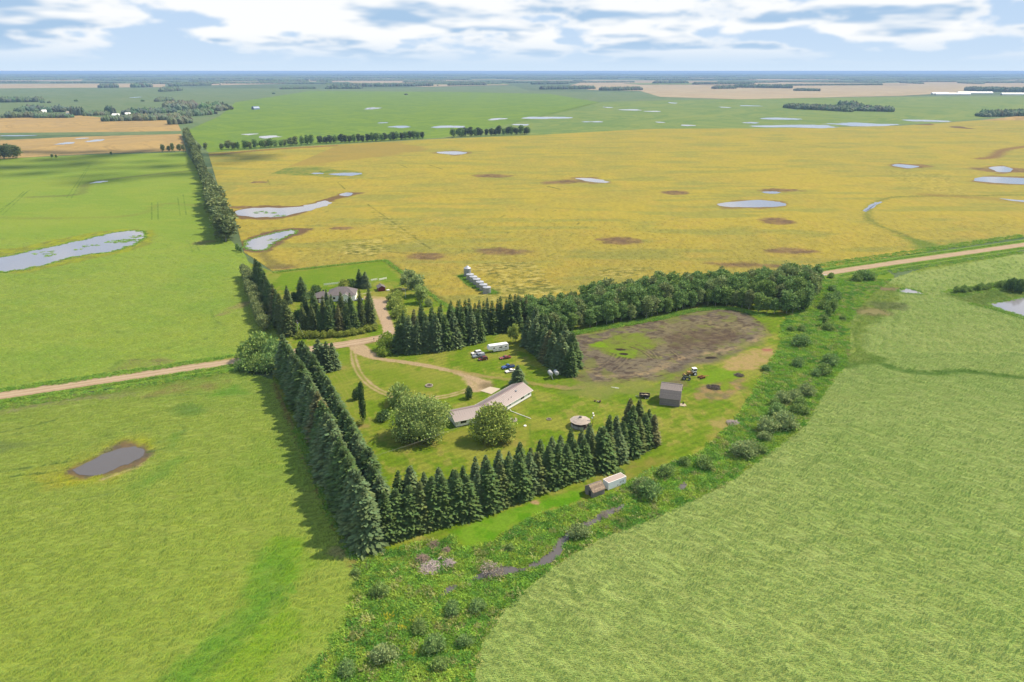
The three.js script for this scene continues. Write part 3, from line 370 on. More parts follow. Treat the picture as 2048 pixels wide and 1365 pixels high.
const yardPts = [[-183.4, -470.4], [-153.0, -439.6], [-120.1, -455.8], [-86.5, -471.8], [-62.2, -422.2], [-43.2, -380.3], [-28.9, -357.4], [-6.2, -344.5], [77.0, -378.4], [163.9, -418.8], [198.7, -444.5], [240.5, -450.7], [239.9, -430.1], [208.5, -393.7], [184.8, -362.5], [169.2, -334.6], [155.6, -303.9], [144.2, -282.2], [136.0, -273.1], [123.3, -254.5], [105.7, -228.3], [86.4, -208.7], [65.7, -188.8], [42.6, -173.0], [24.0, -161.9], [9.1, -148.8], [-1.7, -135.3], [-6.9, -124.0], [-8.0, -113.7], [-9.3, -102.1], [-51.5, -102.1], [-45.6, -114.1], [-41.4, -122.4], [-39.1, -132.3], [-39.2, -142.6], [-40.8, -153.0], [-45.9, -163.2], [-59.3, -189.1], [-78.0, -227.6], [-92.2, -256.3], [-99.5, -270.0], [-107.9, -296.6], [-108.7, -310.3], [-157.3, -421.0]];
sheet('lawn', yardPts, 0.10, yardP, yardM);
sheet('creek_bank', bankPts, 0.14, yardP, yardM);
sheet('dirt_lot', curve(lotPts.filter((p, i) => i % 5 === 0), 6, true, 1.2), 0.13, yardP, yardM);
const drv = (pts, w, y) => { const g = ribbonGeo(pts, w, y), P = g.attributes.position, U = g.attributes.uv; for (let i = 0; i < P.count; i++) U.setXY(i, (P.getX(i) - yardP.x0) / (yardP.x1 - yardP.x0), (P.getZ(i) - yardP.z0) / (yardP.z1 - yardP.z0)); struct('driveway', g, yardM); };
drv(driveEast, 4.2, 0.15); drv(driveWest, 4.2, 0.165); drv(driveOn, 3.8, 0.18); drv(driveNext, 6, 0.15);

// ---- the gravel road, with verges
{
  const rp = new Paint(0, 0, 8, 40, 128, 640).fill((x, z) => { const n = fbm(x / 1.3, z / 4, 4), tr = Math.exp(-(((x - 2.6) / 0.5) ** 2)) + Math.exp(-(((x - 5.4) / 0.5) ** 2)), s = vn(x * 9, z * 9); const q = mix3(mix3([190, 166, 134], [200, 176, 144], sst(0.3, 0.7, n)), [218, 198, 170], tr * 0.9), f = 0.92 + 0.16 * s; return [q[0] * f, q[1] * f, q[2] * f]; });
  const rm = rp.material(), ragged = (pts) => { const c = new THREE.CatmullRomCurve3(pts.map(([x, z]) => new THREE.Vector3(x, 0, z))), n = 320; return c.getSpacedPoints(n).map((p) => [p.x, p.z]); };
  const west = curve([[-258.2, -226.0], [-230.1, -240.0], [-202.0, -254.0], [-170.4, -268.5], [-135.3, -283.9], [-112.5, -293.6], [-93.0, -303.9], [-76.2, -311.6], [-66.6, -316.9], [-56.7, -322.4]], 6);
  struct('gravel_road', ribbonGeo(ragged(west), (t) => 7.2 + 1.6 * fbm(t * 260, 3, 2), 0.22, 40), rm);
  const east = curve([[185.6, -429.0], [218.1, -444.5], [260.2, -463.7], [304.8, -483.0], [377.8, -514.9], [528.5, -583.6], [681.7, -656.1]], 6);
  struct('gravel_road', ribbonGeo(ragged(east), (t) => 7.2 + 1.6 * fbm(t * 200, 9, 2), 0.22, 40), rm);
  struct('grass_verge', ribbonGeo(curve([[-253.3, -220.8], [-226.1, -235.0], [-198.9, -249.5], [-167.9, -264.0], [-133.5, -279.5], [-118.8, -286.1]], 6), 9, 0.12, 60), LUSH[1]);
  struct('grass_verge', ribbonGeo(east, 22, 0.19, 60), LUSH[1]);
}

// ---- standing water
const water = mat(new THREE.Color().setRGB(0.19, 0.19, 0.21), 0.07), mudWater = mat(new THREE.Color().setRGB(0.085, 0.075, 0.07), 0.16);
const pool = (name, pts, m = water, wob = 0.8, y = 0.24) => sheet(name, curve(pts, 5, true, wob), y, yardP, m);
pool('flooded_hollow', [[-382.1, -421.0], [-440.0, -491.8], [-352.5, -477.3], [-342.9, -494.7], [-331.8, -518.2], [-320.6, -545.5], [-309.6, -562.1], [-293.8, -558.3], [-281.4, -538.4], [-279.5, -511.7], [-286.9, -493.2], [-300.9, -477.3], [-310.8, -454.5], [-318.3, -440.8], [-326.3, -438.4]], water, 4.5);
pool('flooded_hollow', [[-250.5, -636.4], [-244.7, -663.7], [-217.4, -666.3], [-196.9, -676.9], [-185.7, -704.7], [-177.0, -693.3], [-179.9, -666.3], [-194.8, -636.4], [-207.7, -620.2], [-230.4, -622.4]], water, 4);
pool('flooded_hollow', [[-197.0, -511.7], [-197.0, -536.7], [-187.8, -556.4], [-174.7, -565.9], [-170.4, -556.4], [-175.4, -534.9], [-176.7, -514.9], [-178.0, -496.2], [-187.9, -499.3]], water, 3.5);
pool('flooded_hollow', [[-178.4, -737.8], [-174.7, -753.9], [-166.7, -750.6], [-168.3, -731.6]], water, 1);
pool('flooded_hollow', [[-141.1, -198.2], [-139.0, -203.2], [-134.6, -210.3], [-129.8, -213.1], [-125.0, -211.0], [-123.6, -205.1], [-126.6, -199.7], [-130.3, -196.1], [-136.3, -195.5]], mudWater, 1.3);
pool('puddle', [[224.8, -395.7], [231.5, -401.8], [234.8, -399.7], [236.2, -389.8], [227.7, -391.7]], water, 0.5);
pool('pond', [[260.9, -371.2], [274.0, -376.6], [290.2, -385.0], [382.8, -410.1], [304.5, -316.9], [267.2, -350.8], [263.8, -360.8]], water, 1);
for (const [pts] of [[[[197.6, -685.0], [218.6, -698.9], [245.9, -707.6], [261.7, -696.1], [262.0, -676.9], [233.3, -668.9], [201.1, -671.6]]], [[[-119.7, -1151.2], [-94.9, -1166.1], [-69.7, -1143.9], [-87.1, -1115.6]]], [[[75.2, -861.7], [98.7, -857.5], [111.7, -829.2], [98.0, -825.3]]], [[[263.7, -757.2], [277.6, -763.8], [283.1, -753.9], [269.3, -747.4]]], [[[517.7, -992.0], [532.8, -997.6], [547.2, -975.7], [520.8, -954.8]]], [[[540.4, -841.1], [579.0, -874.5], [611.5, -861.7], [645.5, -849.2], [617.2, -810.0], [557.0, -821.4]]], [[[638.0, -965.1], [662.8, -975.7], [639.4, -924.9], [617.3, -915.3]]], [[[319.6, -646.1], [346.7, -685.0], [361.7, -698.9], [335.4, -661.2]]], [[[489.5, -716.4], [507.6, -707.6], [527.3, -698.9], [499.9, -696.1]]], [[[-228.9, -896.8], [-210.2, -910.6], [-187.3, -906.0], [-198.1, -883.3]]], [[[-251.8, -906.0], [-241.7, -910.6], [-234.4, -901.4], [-244.4, -896.8]]]]) pool('puddle', pts, water, 3.2);
for (const [x, z, rx, rz] of [[90, -2030, 71, 53], [717, -1986, 51, 42], [666, -1712, 104, 51], [835, -1778, 84, 61], [1061, -1905, 58, 47], [392, -2455, 40, 51], [336, -2627, 14, 44], [445, -2363, 22, 30], [644, -3003, 16, 48], [873, -2741, 48, 40], [413, -1744, 16, 23], [215, -1867, 15, 23], [369, -1848, 10, 20], [590, -1830, 22, 27], [21, -1761, 21, 23], [-471, -1432, 23, 34], [-257, -1696, 25, 34], [-148, -1696, 44, 37], [-478, -2555, 21, 69], [-530, -1490, 16, 19], [-320, -1830, 15, 18], [-32, -1986, 24, 25], [-51, -1945, 16, 20], [188, -1867, 11, 19], [749, -2627, 16, 37], [-790, -1300, 16, 24], [-768, -1348, 14, 24], [-817, -1399, 13, 13], [-1827, -3635, 19, 69], [-476, -829, 7, 9], [-982, -1455, 40, 14]]) { const pts = [], r = rng(Math.round(x * 7 + z)); for (let i = 0; i < 9; i++) { const a = i / 9 * 6.283, q = 0.65 + 0.6 * r(); pts.push([x + Math.cos(a) * rx * q, z + Math.sin(a) * rz * q]); } pool('puddle', pts, water, rz * 0.2, 0.3); }
// the creek
pool('creek', [[33.1, -179.1], [29.0, -177.0], [24.7, -173.5], [20.5, -170.4], [16.2, -166.4], [12.9, -162.3], [10.2, -157.5], [7.6, -154.2], [4.4, -151.8], [4.6, -149.8], [7.9, -151.0], [11.3, -153.4], [13.9, -158.0], [15.8, -161.9], [19.7, -166.4], [24.2, -169.7], [29.0, -173.5], [32.5, -177.0]], mudWater, 0.5, 0.2);
pool('creek', [[4.4, -150.6], [1.4, -150.2], [-1.8, -151.0], [-6.3, -149.4], [-9.6, -147.1], [-10.3, -145.6], [-6.2, -146.3], [-1.1, -147.9], [2.7, -149.0]], mudWater, 0.4, 0.2);
pool('creek', [[-13.6, -143.7], [-15.7, -143.4], [-17.7, -140.8], [-18.0, -139.4], [-15.8, -140.5], [-14.3, -141.9]], mudWater, 0.4, 0.2);
pool('creek', [[55.1, -192.2], [52.9, -190.5], [50.9, -187.1], [52.3, -186.6], [54.1, -189.4]], mudWater, 0.4, 0.2);

// ================================================================ PLANTS
const bark = mat(new THREE.Color().setRGB(0.09, 0.07, 0.055), 0.95), paleBark = mat(new THREE.Color().setRGB(0.24, 0.23, 0.2), 0.95), deadWood = mat(new THREE.Color().setRGB(0.26, 0.23, 0.2), 0.95);
const leafMat = (r, g, b, tr = 0.25) => new THREE.MeshPhysicalMaterial({ color: new THREE.Color().setRGB(r, g, b), roughness: 0.9, vertexColors: true, side: THREE.DoubleSide, specularIntensity: 0.25, transmission: tr, thickness: 0 });
const M = { spruce: leafMat(0.095, 0.16, 0.045), blue: leafMat(0.135, 0.2, 0.08), olive: leafMat(0.12, 0.165, 0.05), willow: leafMat(0.26, 0.35, 0.095), ash: leafMat(0.27, 0.34, 0.07), poplar: leafMat(0.18, 0.29, 0.085), rusty: leafMat(0.16, 0.17, 0.065), oldpoplar: leafMat(0.16, 0.205, 0.08), grey: leafMat(0.25, 0.325, 0.12), dull: leafMat(0.21, 0.26, 0.1), dark: leafMat(0.09, 0.16, 0.045), hedge: leafMat(0.25, 0.30, 0.05), bright: leafMat(0.26, 0.36, 0.05), dead: leafMat(0.34, 0.29, 0.24), wood: leafMat(0.085, 0.125, 0.06) };
class Leaves {   // collects small two-triangle leaf sprays with their own tint
  constructor() { this.p = []; this.c = []; }
  quad(a, b, c, d, t) { this.p.push(...a, ...b, ...c, ...a, ...c, ...d); for (let i = 0; i < 6; i++) this.c.push(t[0], t[1], t[2]); }
  // spray at o: along u (length l), across v (width w)
  spray(o, u, v, l, w, t) { const m = (k, s) => [o[0] + u[0] * l * k + v[0] * w * s, o[1] + u[1] * l * k + v[1] * w * s, o[2] + u[2] * l * k + v[2] * w * s]; this.quad(m(0, 0), m(0.45, -0.5), m(1, 0), m(0.45, 0.5), t); }
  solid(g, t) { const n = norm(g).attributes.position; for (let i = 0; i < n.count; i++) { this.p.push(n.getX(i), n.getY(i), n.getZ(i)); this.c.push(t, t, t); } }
  geo() { const g = new THREE.BufferGeometry(); g.setAttribute('position', new THREE.Float32BufferAttribute(this.p, 3)); g.setAttribute('color', new THREE.Float32BufferAttribute(this.c, 3)); g.computeVertexNormals(); return g; }
}
const unit = (v) => { const l = Math.hypot(v[0], v[1], v[2]) || 1; return [v[0] / l, v[1] / l, v[2] / l]; };
const cross = (a, b) => [a[1] * b[2] - a[2] * b[1], a[2] * b[0] - a[0] * b[2], a[0] * b[1] - a[1] * b[0]];
const tint = (r, v = 0.25, warm = 0) => { const k = 1 - v + 2 * v * r(), h = (r() - 0.5) * 0.22 + warm; return [k * (1 + h), k, k * (1 - h)]; };
function spruceGeo(seed, H, Rm, { thin = 1, plates = 3, low = 0.05 } = {}) {
  const r = rng(seed), L = new Leaves(); let y = H * low;
  while (y < H * 0.985) {
    const t = y / H, lump = 0.86 + 0.28 * vn(seed * 3.1 + t * 9, 4), rr = Rm * Math.pow(1 - t, 0.72) * lump * Math.min(1, 0.72 + t * 3) + 0.12, n = Math.max(4, Math.round(2 * Math.PI * rr / (0.72 / thin))), a0 = r() * 6.3;
    for (let i = 0; i < n; i++) {
      const a = a0 + (i + (r() - 0.5) * 0.7) / n * 6.283, ca = Math.cos(a), sa = Math.sin(a), len = rr * (0.66 + 0.56 * r()), tip = tint(r, 0.28), yy = y + (r() - 0.5) * 0.35;
      for (let k = 0; k < plates; k++) {
        const f0 = plates === 3 ? [0.3, 0.52, 0.74][k] : [0.35, 0.68][k], droop = -0.32 + 0.3 * k / plates + (r() - 0.5) * 0.3, u = unit([ca + (r() - 0.5) * 0.5, droop + (t > 0.85 ? 0.9 : 0), sa + (r() - 0.5) * 0.5]), v = unit([-sa + (r() - 0.5) * 0.3, (r() - 0.5) * 0.9, ca + (r() - 0.5) * 0.3]);
        L.spray([ca * len * f0, yy - len * f0 * 0.22, sa * len * f0], u, v, len * 0.36 + 0.22, 0.5 + 0.4 * r() + rr * 0.09, tip);
      }
    }
    y += (0.34 + 0.3 * (1 - t)) / Math.sqrt(thin);
  }
  for (let k = 0; k < 5; k++) L.spray([0, H * 0.965, 0], unit([(r() - 0.5) * 0.4, 1, (r() - 0.5) * 0.4]), unit([r() - 0.5, 0.1, r() - 0.5]), H * 0.035 + 0.25, 0.22, tint(r));
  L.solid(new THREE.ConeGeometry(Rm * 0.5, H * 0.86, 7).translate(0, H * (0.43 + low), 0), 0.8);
  return L.geo();
}
// lobes: [x, y, z, rx, ry, rz] ellipsoids that the twigs fill
function leafyGeo(seed, lobes, n, size, { shell = 0.62, core = 0.78, up = 0.25, v = 0.26, warm = 0 } = {}) {
  const r = rng(seed), L = new Leaves(); let tot = 0; const area = lobes.map((l) => { const a = l[3] * l[4] + l[4] * l[5] + l[3] * l[5]; tot += a; return a; });
  lobes.forEach((l, li) => {
    const m = Math.round(n * area[li] / tot), lt = 0.9 + 0.2 * r();
    for (let i = 0; i < m; i++) {
      let y = 2 * r() - 1; if (y < -0.4 && r() < 0.4) y = -y; const a = r() * 6.283, q = Math.sqrt(1 - y * y), N = [Math.cos(a) * q, y, Math.sin(a) * q], k = (shell + (1.06 - shell) * Math.pow(r(), 0.6) + (r() < 0.1 ? 0.22 * r() : 0)) * (0.8 + 0.42 * vn(N[0] * 2.4 + seed + li * 7, N[1] * 2.4 + N[2] * 2.4));
      const o = [l[0] + N[0] * l[3] * k, l[1] + N[1] * l[4] * k, l[2] + N[2] * l[5] * k]; if (o[1] < 0.1) continue;
      let hid = false; for (let j = 0; j < lobes.length && !hid; j++) if (j !== li) { const b = lobes[j]; hid = ((o[0] - b[0]) / b[3]) ** 2 + ((o[1] - b[1]) / b[4]) ** 2 + ((o[2] - b[2]) / b[5]) ** 2 < 0.42; } if (hid) continue;
      const u = unit([N[0] * 0.6 + (r() - 0.5) * 1.7, N[1] * 0.5 + up + (r() - 0.5) * 1.5, N[2] * 0.6 + (r() - 0.5) * 1.7]), w = unit(cross(u, [r() - 0.5, r() - 0.5, r() - 0.5])), s = size * (0.6 + 0.8 * r()), t = tint(r, v, warm); t[0] *= lt; t[1] *= lt; t[2] *= lt;
      L.spray(o, u, w, s * 1.25, s * 0.85, t);
    }
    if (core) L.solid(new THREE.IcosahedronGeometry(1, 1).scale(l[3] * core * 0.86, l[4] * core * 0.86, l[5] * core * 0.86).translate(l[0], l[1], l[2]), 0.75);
  });
  return L.geo();
}
function crownLobes(seed, H, Rm, base, n) {   // n lobes in an egg from height base to H
  const r = rng(seed + 500), out = [], cy0 = (H + base) / 2, hy = (H - base) / 2;
  out.push([0, cy0, 0, Rm * 0.66, hy * 0.8, Rm * 0.66]);
  for (let i = 0; i < n; i++) { const a = i / n * 6.283 * 2.4 + r(), f = -0.75 + 1.5 * (i + 0.5) / n, q = Math.sqrt(1 - f * f * 0.8) * Rm * (0.5 + 0.15 * r()), s = Rm * (0.36 + 0.2 * r()); out.push([Math.cos(a) * q, cy0 + f * hy * 0.86, Math.sin(a) * q, s, Math.min(hy * 0.6, s * (0.9 + 0.4 * r())), s]); }
  return out;
}
function trunkGeo(seed, h, rad, limbs = 0, spread = 1) {
  const r = rng(seed + 900), g = [cy(rad * 0.35, rad, h, 0, h / 2, 0, 7)];
  for (let i = 0; i < limbs; i++) { const a = i / limbs * 6.283 + r(), y = h * (0.3 + 0.45 * r()), l = spread * (0.6 + 0.5 * r()); g.push(bar([0, y, 0], [Math.cos(a) * l, y + l * 0.9, Math.sin(a) * l], rad * 0.32, 5)); }
  return join(g);
}
// a kind of tree: list of {crown, trunk} variants at true size; plant() adds one tree as a thing
function kind(n, make) { const v = []; for (let i = 0; i < n; i++) v.push(make(i)); return v; }
const RP = rng(2024);
function plant(name, label, group, k, m, [x, z], s = 1, sy = null, tm = bark, category = 'tree') {
  const v = k[Math.floor(RP() * k.length)], o = thing(name, label, category, [x, z], RP() * 6.283, group);
  part(o, 'trunk', v.trunk, tm); part(o, name.endsWith('shrub') || name.endsWith('bush') ? 'foliage' : 'crown', v.crown, m); o.scale.set(s, sy ?? s, s); return o;
}
function along(pts, gap, fn, jit = 0.8) {   // points every gap metres along a line
  let need = gap * 0.5; for (let i = 1; i < pts.length; i++) { const [ax, az] = pts[i - 1], [b, bz] = pts[i], l = Math.hypot(b - ax, bz - az); let d = need; while (d < l) { const t = d / l; fn([ax + (b - ax) * t + (RP() - 0.5) * jit, az + (bz - az) * t + (RP() - 0.5) * jit], (i - 1 + t) / (pts.length - 1)); d += gap; } need = d - l; }
}
const spruceK = kind(5, (i) => ({ crown: spruceGeo(11 + i * 7, 17, 3.5 + 0.15 * i), trunk: trunkGeo(i, 15, 0.24) }));
const slimK = kind(3, (i) => ({ crown: spruceGeo(61 + i * 7, 17, 3.0), trunk: trunkGeo(i, 15, 0.22) }));
const wideK = kind(2, (i) => ({ crown: spruceGeo(91 + i * 7, 17, 4.0), trunk: trunkGeo(i, 15, 0.28) }));
const SP = (label, group, at, h, k = spruceK, m = null, rs = 1) => { const q = RP(); const o = plant('spruce_tree', label, group, k, RP() < 0.035 && group ? M.rusty : m ?? (q < 0.5 ? M.spruce : q < 0.8 ? M.blue : M.olive), at, h / 17); const w = rs * (0.88 + 0.3 * RP()); o.scale.set(h / 17 * w, h / 17, h / 17 * w); o.rotation.x = (RP() - 0.5) * 0.07; o.rotation.z = (RP() - 0.5) * 0.07; return o; };
const hv = (a, b) => a + (b - a) * RP();
// ---- the double row down the west side of the yard
along([[-95.6, -276.3], [-67.5, -221.6], [-52.4, -188.5], [-40.0, -162.3]], 3.5, (p, t) => SP('tall spruce in the outer row along the green field', 'outer west windbreak row', p, hv(16.5, 20), spruceK, RP() < 0.55 ? M.spruce : M.blue, 1.3));
along([[-88.6, -276.3], [-69.1, -238.7], [-54.8, -208.3], [-43.1, -183.0], [-36.2, -169.2]], 3.5, (p) => SP('spruce in the inner row along the lawn edge', 'inner west windbreak row', p, hv(15, 18.5), spruceK, RP() < 0.65 ? M.blue : M.spruce, 1.3));
SP('broad pale blue spruce at the corner of the two windbreaks', undefined, [-38.8, -159.7], 19, wideK, M.blue);
// ---- the row below the house
along([[-35.9, -162.3], [-31.1, -165.5], [-23.2, -169.2], [-17.3, -172.1], [0.3, -182.8], [9.2, -188.2], [21.7, -196.4], [33.9, -204.4], [49.7, -216.5]], 3.5, (p, t) => SP('spruce in the front row between lawn and mown strip', 'south windbreak front row', p, hv(14.2, 17.2) - 3.2 * t, RP() < 0.5 ? spruceK : slimK, null, 1.35));
along([[-34.6, -174.0], [-21.3, -178.6], [-6.0, -187.7], [7.3, -196.4], [26.1, -208.3], [49.2, -225.3]], 4.0, (p, t) => SP('spruce in the rear row on the house side of the south windbreak', 'south windbreak rear row', p, hv(11.5, 15) - 2.8 * t, slimK, null, 1.3));
for (const [p, h] of [[[40.6, -221.6], 14.5], [[44.4, -223.0], 13.5], [[41.2, -217.2], 14]]) SP('spruce rising in the clump at the barn end of the south windbreak', 'clump ending the south windbreak', p, h);
// ---- north of the parked cars
along([[-53.5, -301.5], [-44.2, -300.2], [-35.8, -302.7], [-25.4, -309.0], [-14.7, -315.6]], 4.4, (p) => SP('spruce with low skirts beside the drive and the parked cars', 'spruces north of the drive', p, hv(16, 19.5), spruceK, RP() < 0.6 ? M.blue : M.spruce));
along([[-52.5, -310.3], [-38.8, -313.6], [-25.0, -319.7], [-5.9, -328.1], [6.4, -330.9]], 4.4, (p) => SP('dark spruce in the row behind the travel trailer', 'spruces behind the trailer', p, hv(16, 19), slimK, M.spruce));
along([[-45.8, -322.4], [-30.5, -328.1], [-11.0, -335.4], [9.1, -339.9]], 4.8, (p) => SP('spruce in the deep row backing onto the yellow field', 'spruces against the yellow field', p, hv(14, 17), slimK));
along([[6.1, -310.3], [12.3, -299.0], [18.3, -285.0], [24.8, -274.1]], 4.2, (p) => SP('spruce leaning over the two fuel tanks and the dirt lot drive', 'spruces by the fuel tanks', p, hv(14.5, 17), spruceK, RP() < 0.6 ? M.blue : M.spruce, 1.15));
along([[9.8, -316.9], [18.6, -303.9], [25.5, -288.4], [27.4, -279.5]], 4.4, (p) => SP('spruce on the dirt lot side of the fuel tanks', 'spruces edging the dirt lot', p, hv(14.5, 17.5), spruceK, RP() < 0.5 ? M.blue : M.spruce, 1.15));
// ---- neighbour
along([[-103.5, -325.2], [-93.7, -325.2], [-82.2, -328.1], [-71.0, -336.8]], 4.2, (p) => SP('spruce screening the grey roofed house from the road', 'road front of the neighbouring house', p, hv(14.5, 17), slimK, RP() < 0.6 ? M.olive : M.spruce));
along([[-107.8, -346.1], [-93.5, -344.5], [-73.6, -350.8]], 4.6, (p) => SP('spruce standing tight against the grey roofed house', 'second row of the neighbouring house', p, hv(13, 16), slimK, RP() < 0.6 ? M.spruce : M.olive));
along([[-151.7, -408.0], [-137.3, -378.4], [-124.2, -352.5], [-114.4, -333.9], [-107.6, -322.4]], 4.4, (p) => SP('spruce in the file beside the neighbouring lawn', 'neighbouring west file', p, hv(14.5, 18), spruceK, RP() < 0.6 ? M.spruce : M.olive));
SP('blue spruce standing at the concrete pad behind the farmhouse', undefined, [2.4, -263.0], 9.5, wideK, M.blue, 1.5);
SP('slim spruce on the neighbouring back lawn', undefined, [-123.4, -373.0], 10.5, slimK, M.blue, 1.3); SP('full spruce beside the grey garage roof', undefined, [-117.5, -380.3], 13.5, wideK, M.spruce, 1.2); SP('spruce beside the red shed, taller of the pair', undefined, [-90.4, -405.9], 11, wideK, M.spruce, 1.25); SP('spruce beside the red shed, shorter of the pair', undefined, [-86.7, -403.8], 10, wideK, M.blue, 1.25); SP('small blue spruce poking up before the grey gable', undefined, [-100.8, -369.4], 9.5, slimK, M.blue);
for (const [p, h] of [[[-82.3, -281.7], 14], [[-79.0, -280.6], 13], [[-76.7, -281.7], 12]]) SP('spruce in the trio at the drive entrance', 'trio at the drive entrance', p, h, spruceK, M.blue, 1.25);

// ---- broadleaved trees and shrubs
const big = (seed, H, R, b, n, leaves, size, o) => [{ crown: leafyGeo(seed, crownLobes(seed, H, R, b, n), leaves, size, o), trunk: trunkGeo(seed, H * 0.6, R * 0.07, 5, R * 0.5) }];
plant('willow_tree', 'huge round grey green willow at the end of the farmhouse', undefined, [{ crown: leafyGeo(301, [[0, 8.5, 0, 6, 6.5, 6], [-5, 7, 1, 4.6, 5, 4.6], [4.6, 7.4, 2, 4.4, 5, 4.4], [0, 6, 5, 5, 5, 4], [-2, 11, -2, 4.4, 4, 4.4], [3, 11.4, 0, 3.8, 3.6, 3.8], [-4.5, 4.2, 4, 4, 4, 3.6], [4, 4.4, 5, 3.8, 4.2, 3.4], [6.6, 8, -2, 3.4, 4, 3.4], [0, 7, -5, 5, 5, 4]], 9000, 0.52, { up: 0.15 }), trunk: trunkGeo(1, 8, 0.6, 6, 4) }], M.willow, [-32.0, -221.6], 1.08, 0.96).rotation.y = 0;
plant('ash_tree', 'yellowing broad tree in front of the farmhouse middle', undefined, [{ crown: leafyGeo(302, [[0, 7, 0, 5, 5, 5], [-4, 5, 1.5, 3.6, 4, 3.6], [4, 5, 1.5, 3.6, 4, 3.4], [0, 4, 4, 4, 3.4, 3], [2, 9.6, -1, 3, 3, 3], [-2, 9, 0, 3.2, 3, 3.2], [5, 3.4, 3, 2.6, 2.8, 2.4]], 5600, 0.56, { v: 0.34 }), trunk: trunkGeo(2, 7, 0.4, 5, 3) }], M.ash, [-6.8, -219.4]).rotation.y = 0;
const shrubK = kind(4, (i) => ({ crown: leafyGeo(330 + i, [[0, 1.6, 0, 2.1, 1.7, 2.1], [1.5, 1.2, 0.4, 1.4, 1.2, 1.4], [-1.3, 1.3, -0.6, 1.5, 1.3, 1.4], [0.2, 1.1, 1.5, 1.4, 1.1, 1.2], [0, 2.3, -0.4, 1.3, 1, 1.3]], 900, 0.36), trunk: trunkGeo(i + 40, 1.4, 0.08, 3, 0.8) }));
const SH = (label, group, p, m, s, sy) => plant('willow_shrub', label, group, shrubK, m, p, s, sy ?? s, bark, 'shrub');
SH('rounded grey bush behind the huge willow', undefined, [-43.2, -247.2], M.willow, 1.9, 2.3); SH('dark low bush tucked against the huge willow', undefined, [-47.1, -233.8], M.dark, 1.1); SH('small round bush at the foot of the columnar aspen', undefined, [-55.2, -229.1], M.hedge, 0.62); SH('upright young tree on the lawn by the concrete pad', undefined, [-16.8, -251.7], M.dark, 0.62, 1.5); SH('small tree beside the columnar aspen', undefined, [-60.5, -250.8], M.dark, 0.7, 1.5);
plant('columnar_aspen', 'narrow dark columnar aspen standing alone on the lawn', undefined, [{ crown: leafyGeo(306, [[0, 4, 0, 1.0, 3.6, 1.0], [0.1, 8, 0, 1.1, 4, 1.1], [0, 12, 0, 0.9, 3.6, 0.9], [-0.1, 14.5, 0, 0.55, 1.6, 0.55]], 1700, 0.4, { up: 1.4, shell: 0.7 }), trunk: trunkGeo(3, 13, 0.16) }], M.dark, [-54.2, -231.4]);
const leafK = kind(4, (i) => ({ crown: leafyGeo(340 + i, crownLobes(340 + i, 15.5, 3.1, 0.9, 9), 1700, 0.6), trunk: trunkGeo(i + 60, 12, 0.2, 3, 1.6) }));
const tuftK = kind(3, (i) => ({ crown: leafyGeo(360 + i, crownLobes(360 + i, 9, 3.4, 0.8, 7), 1300, 0.5), trunk: trunkGeo(i + 70, 5, 0.16, 4, 1.6) }));
const LT = (name, label, group, p, h, m, k = leafK, rs = 1, H0 = 15.5) => { const o = plant(name, label, group, k, m, p, 1, 1, paleBark); o.scale.set(h / H0 * rs, h / H0, h / H0 * rs); return o; };
// sprawling thicket where the windbreak meets the road
for (const [p, s, sy] of [[[-116.0, -290.7], 2.1, 2.6], [[-111.6, -294.2], 2.6, 3.4], [[-105.0, -289.5], 2.1, 3.0], [[-114.7, -279.5], 1.5, 1.5], [[-108.9, -279.5], 2.0, 2.2], [[-103.2, -278.4], 1.9, 2.4]]) SH('dense spreading thicket bush where the windbreak meets the road', 'thicket at the road', p, RP() < 0.6 ? leafOf() : M.poplar, s, sy);
function leafOf() { return M.willow2 ??= leafMat(0.2, 0.3, 0.075); }
SH('bright yellow green bush at the corner of the drive', undefined, [-57.3, -303.9], M.bright, 1.7, 2.4); SH('bright bush behind the one at the corner of the drive', undefined, [-57.7, -296.6], M.bright, 1.0, 1.2);
along([[-102.9, -319.7], [-89.9, -319.7], [-78.5, -322.4], [-67.4, -330.9]], 3.6, (p) => plant('caragana_shrub', 'yellow green hedge shrub under the roadside spruces', 'hedge below the roadside spruces', shrubK, M.hedge, p, hv(0.8, 1.05), hv(0.8, 1.1), bark, 'shrub'));
along([[-167.2, -430.1], [-147.1, -385.0], [-129.9, -346.1], [-122.0, -328.1]], 4.2, (p) => LT('saskatoon_tree', 'brownish olive small tree on the field side of the neighbouring file', 'olive trees on the neighbouring boundary', p, hv(6.5, 9), M.dull, tuftK, 1, 9));
for (const [p, h, m] of [[[-61.3, -399.7], 12, M.grey], [[-54.8, -387.9], 12.5, M.grey], [[-49.5, -374.8], 10, M.willow]]) LT('poplar_tree', 'grey green broad tree beside the lamp post and the yellow field', 'three broad trees by the lamp post', p, h, m, tuftK, 1.1, 9);
SH('tiny round tree alone beyond the three broad trees', undefined, [-45.5, -368.5], M.grey, 0.8, 1.3);
for (const [p, s] of [[[-66.7, -376.6], 1.3], [[-62.8, -365.9], 1.7], [[-58.5, -350.8], 1.7], [[-63.9, -380.3], 1.4], [[-55.5, -341.4], 1.3]]) SH('yellow green shrub in the clump across from the neighbouring drive', 'shrub clump by the neighbouring drive', p, M.ash, s, s * 1.1);
for (const [p, s, m] of [[[-98.4, -401.8], 1.6, M.hedge], [[-95.0, -403.8], 1.5, M.dark], [[-113.4, -393.7], 1.3, M.dark], [[-113.7, -384.0], 1.1, M.dark], [[-122.2, -380.3], 1.2, M.dark], [[-109.3, -346.1], 1.5, M.dark], [[-112.3, -342.9], 1.3, M.dark]]) SH('rounded garden bush beside the grey roofed house', 'garden bushes of the neighbouring house', p, m, s);
LT('poplar_tree', 'light leafed tree behind the travel trailer', undefined, [0.5, -312.9], 9.5, M.ash, tuftK, 0.8, 9);
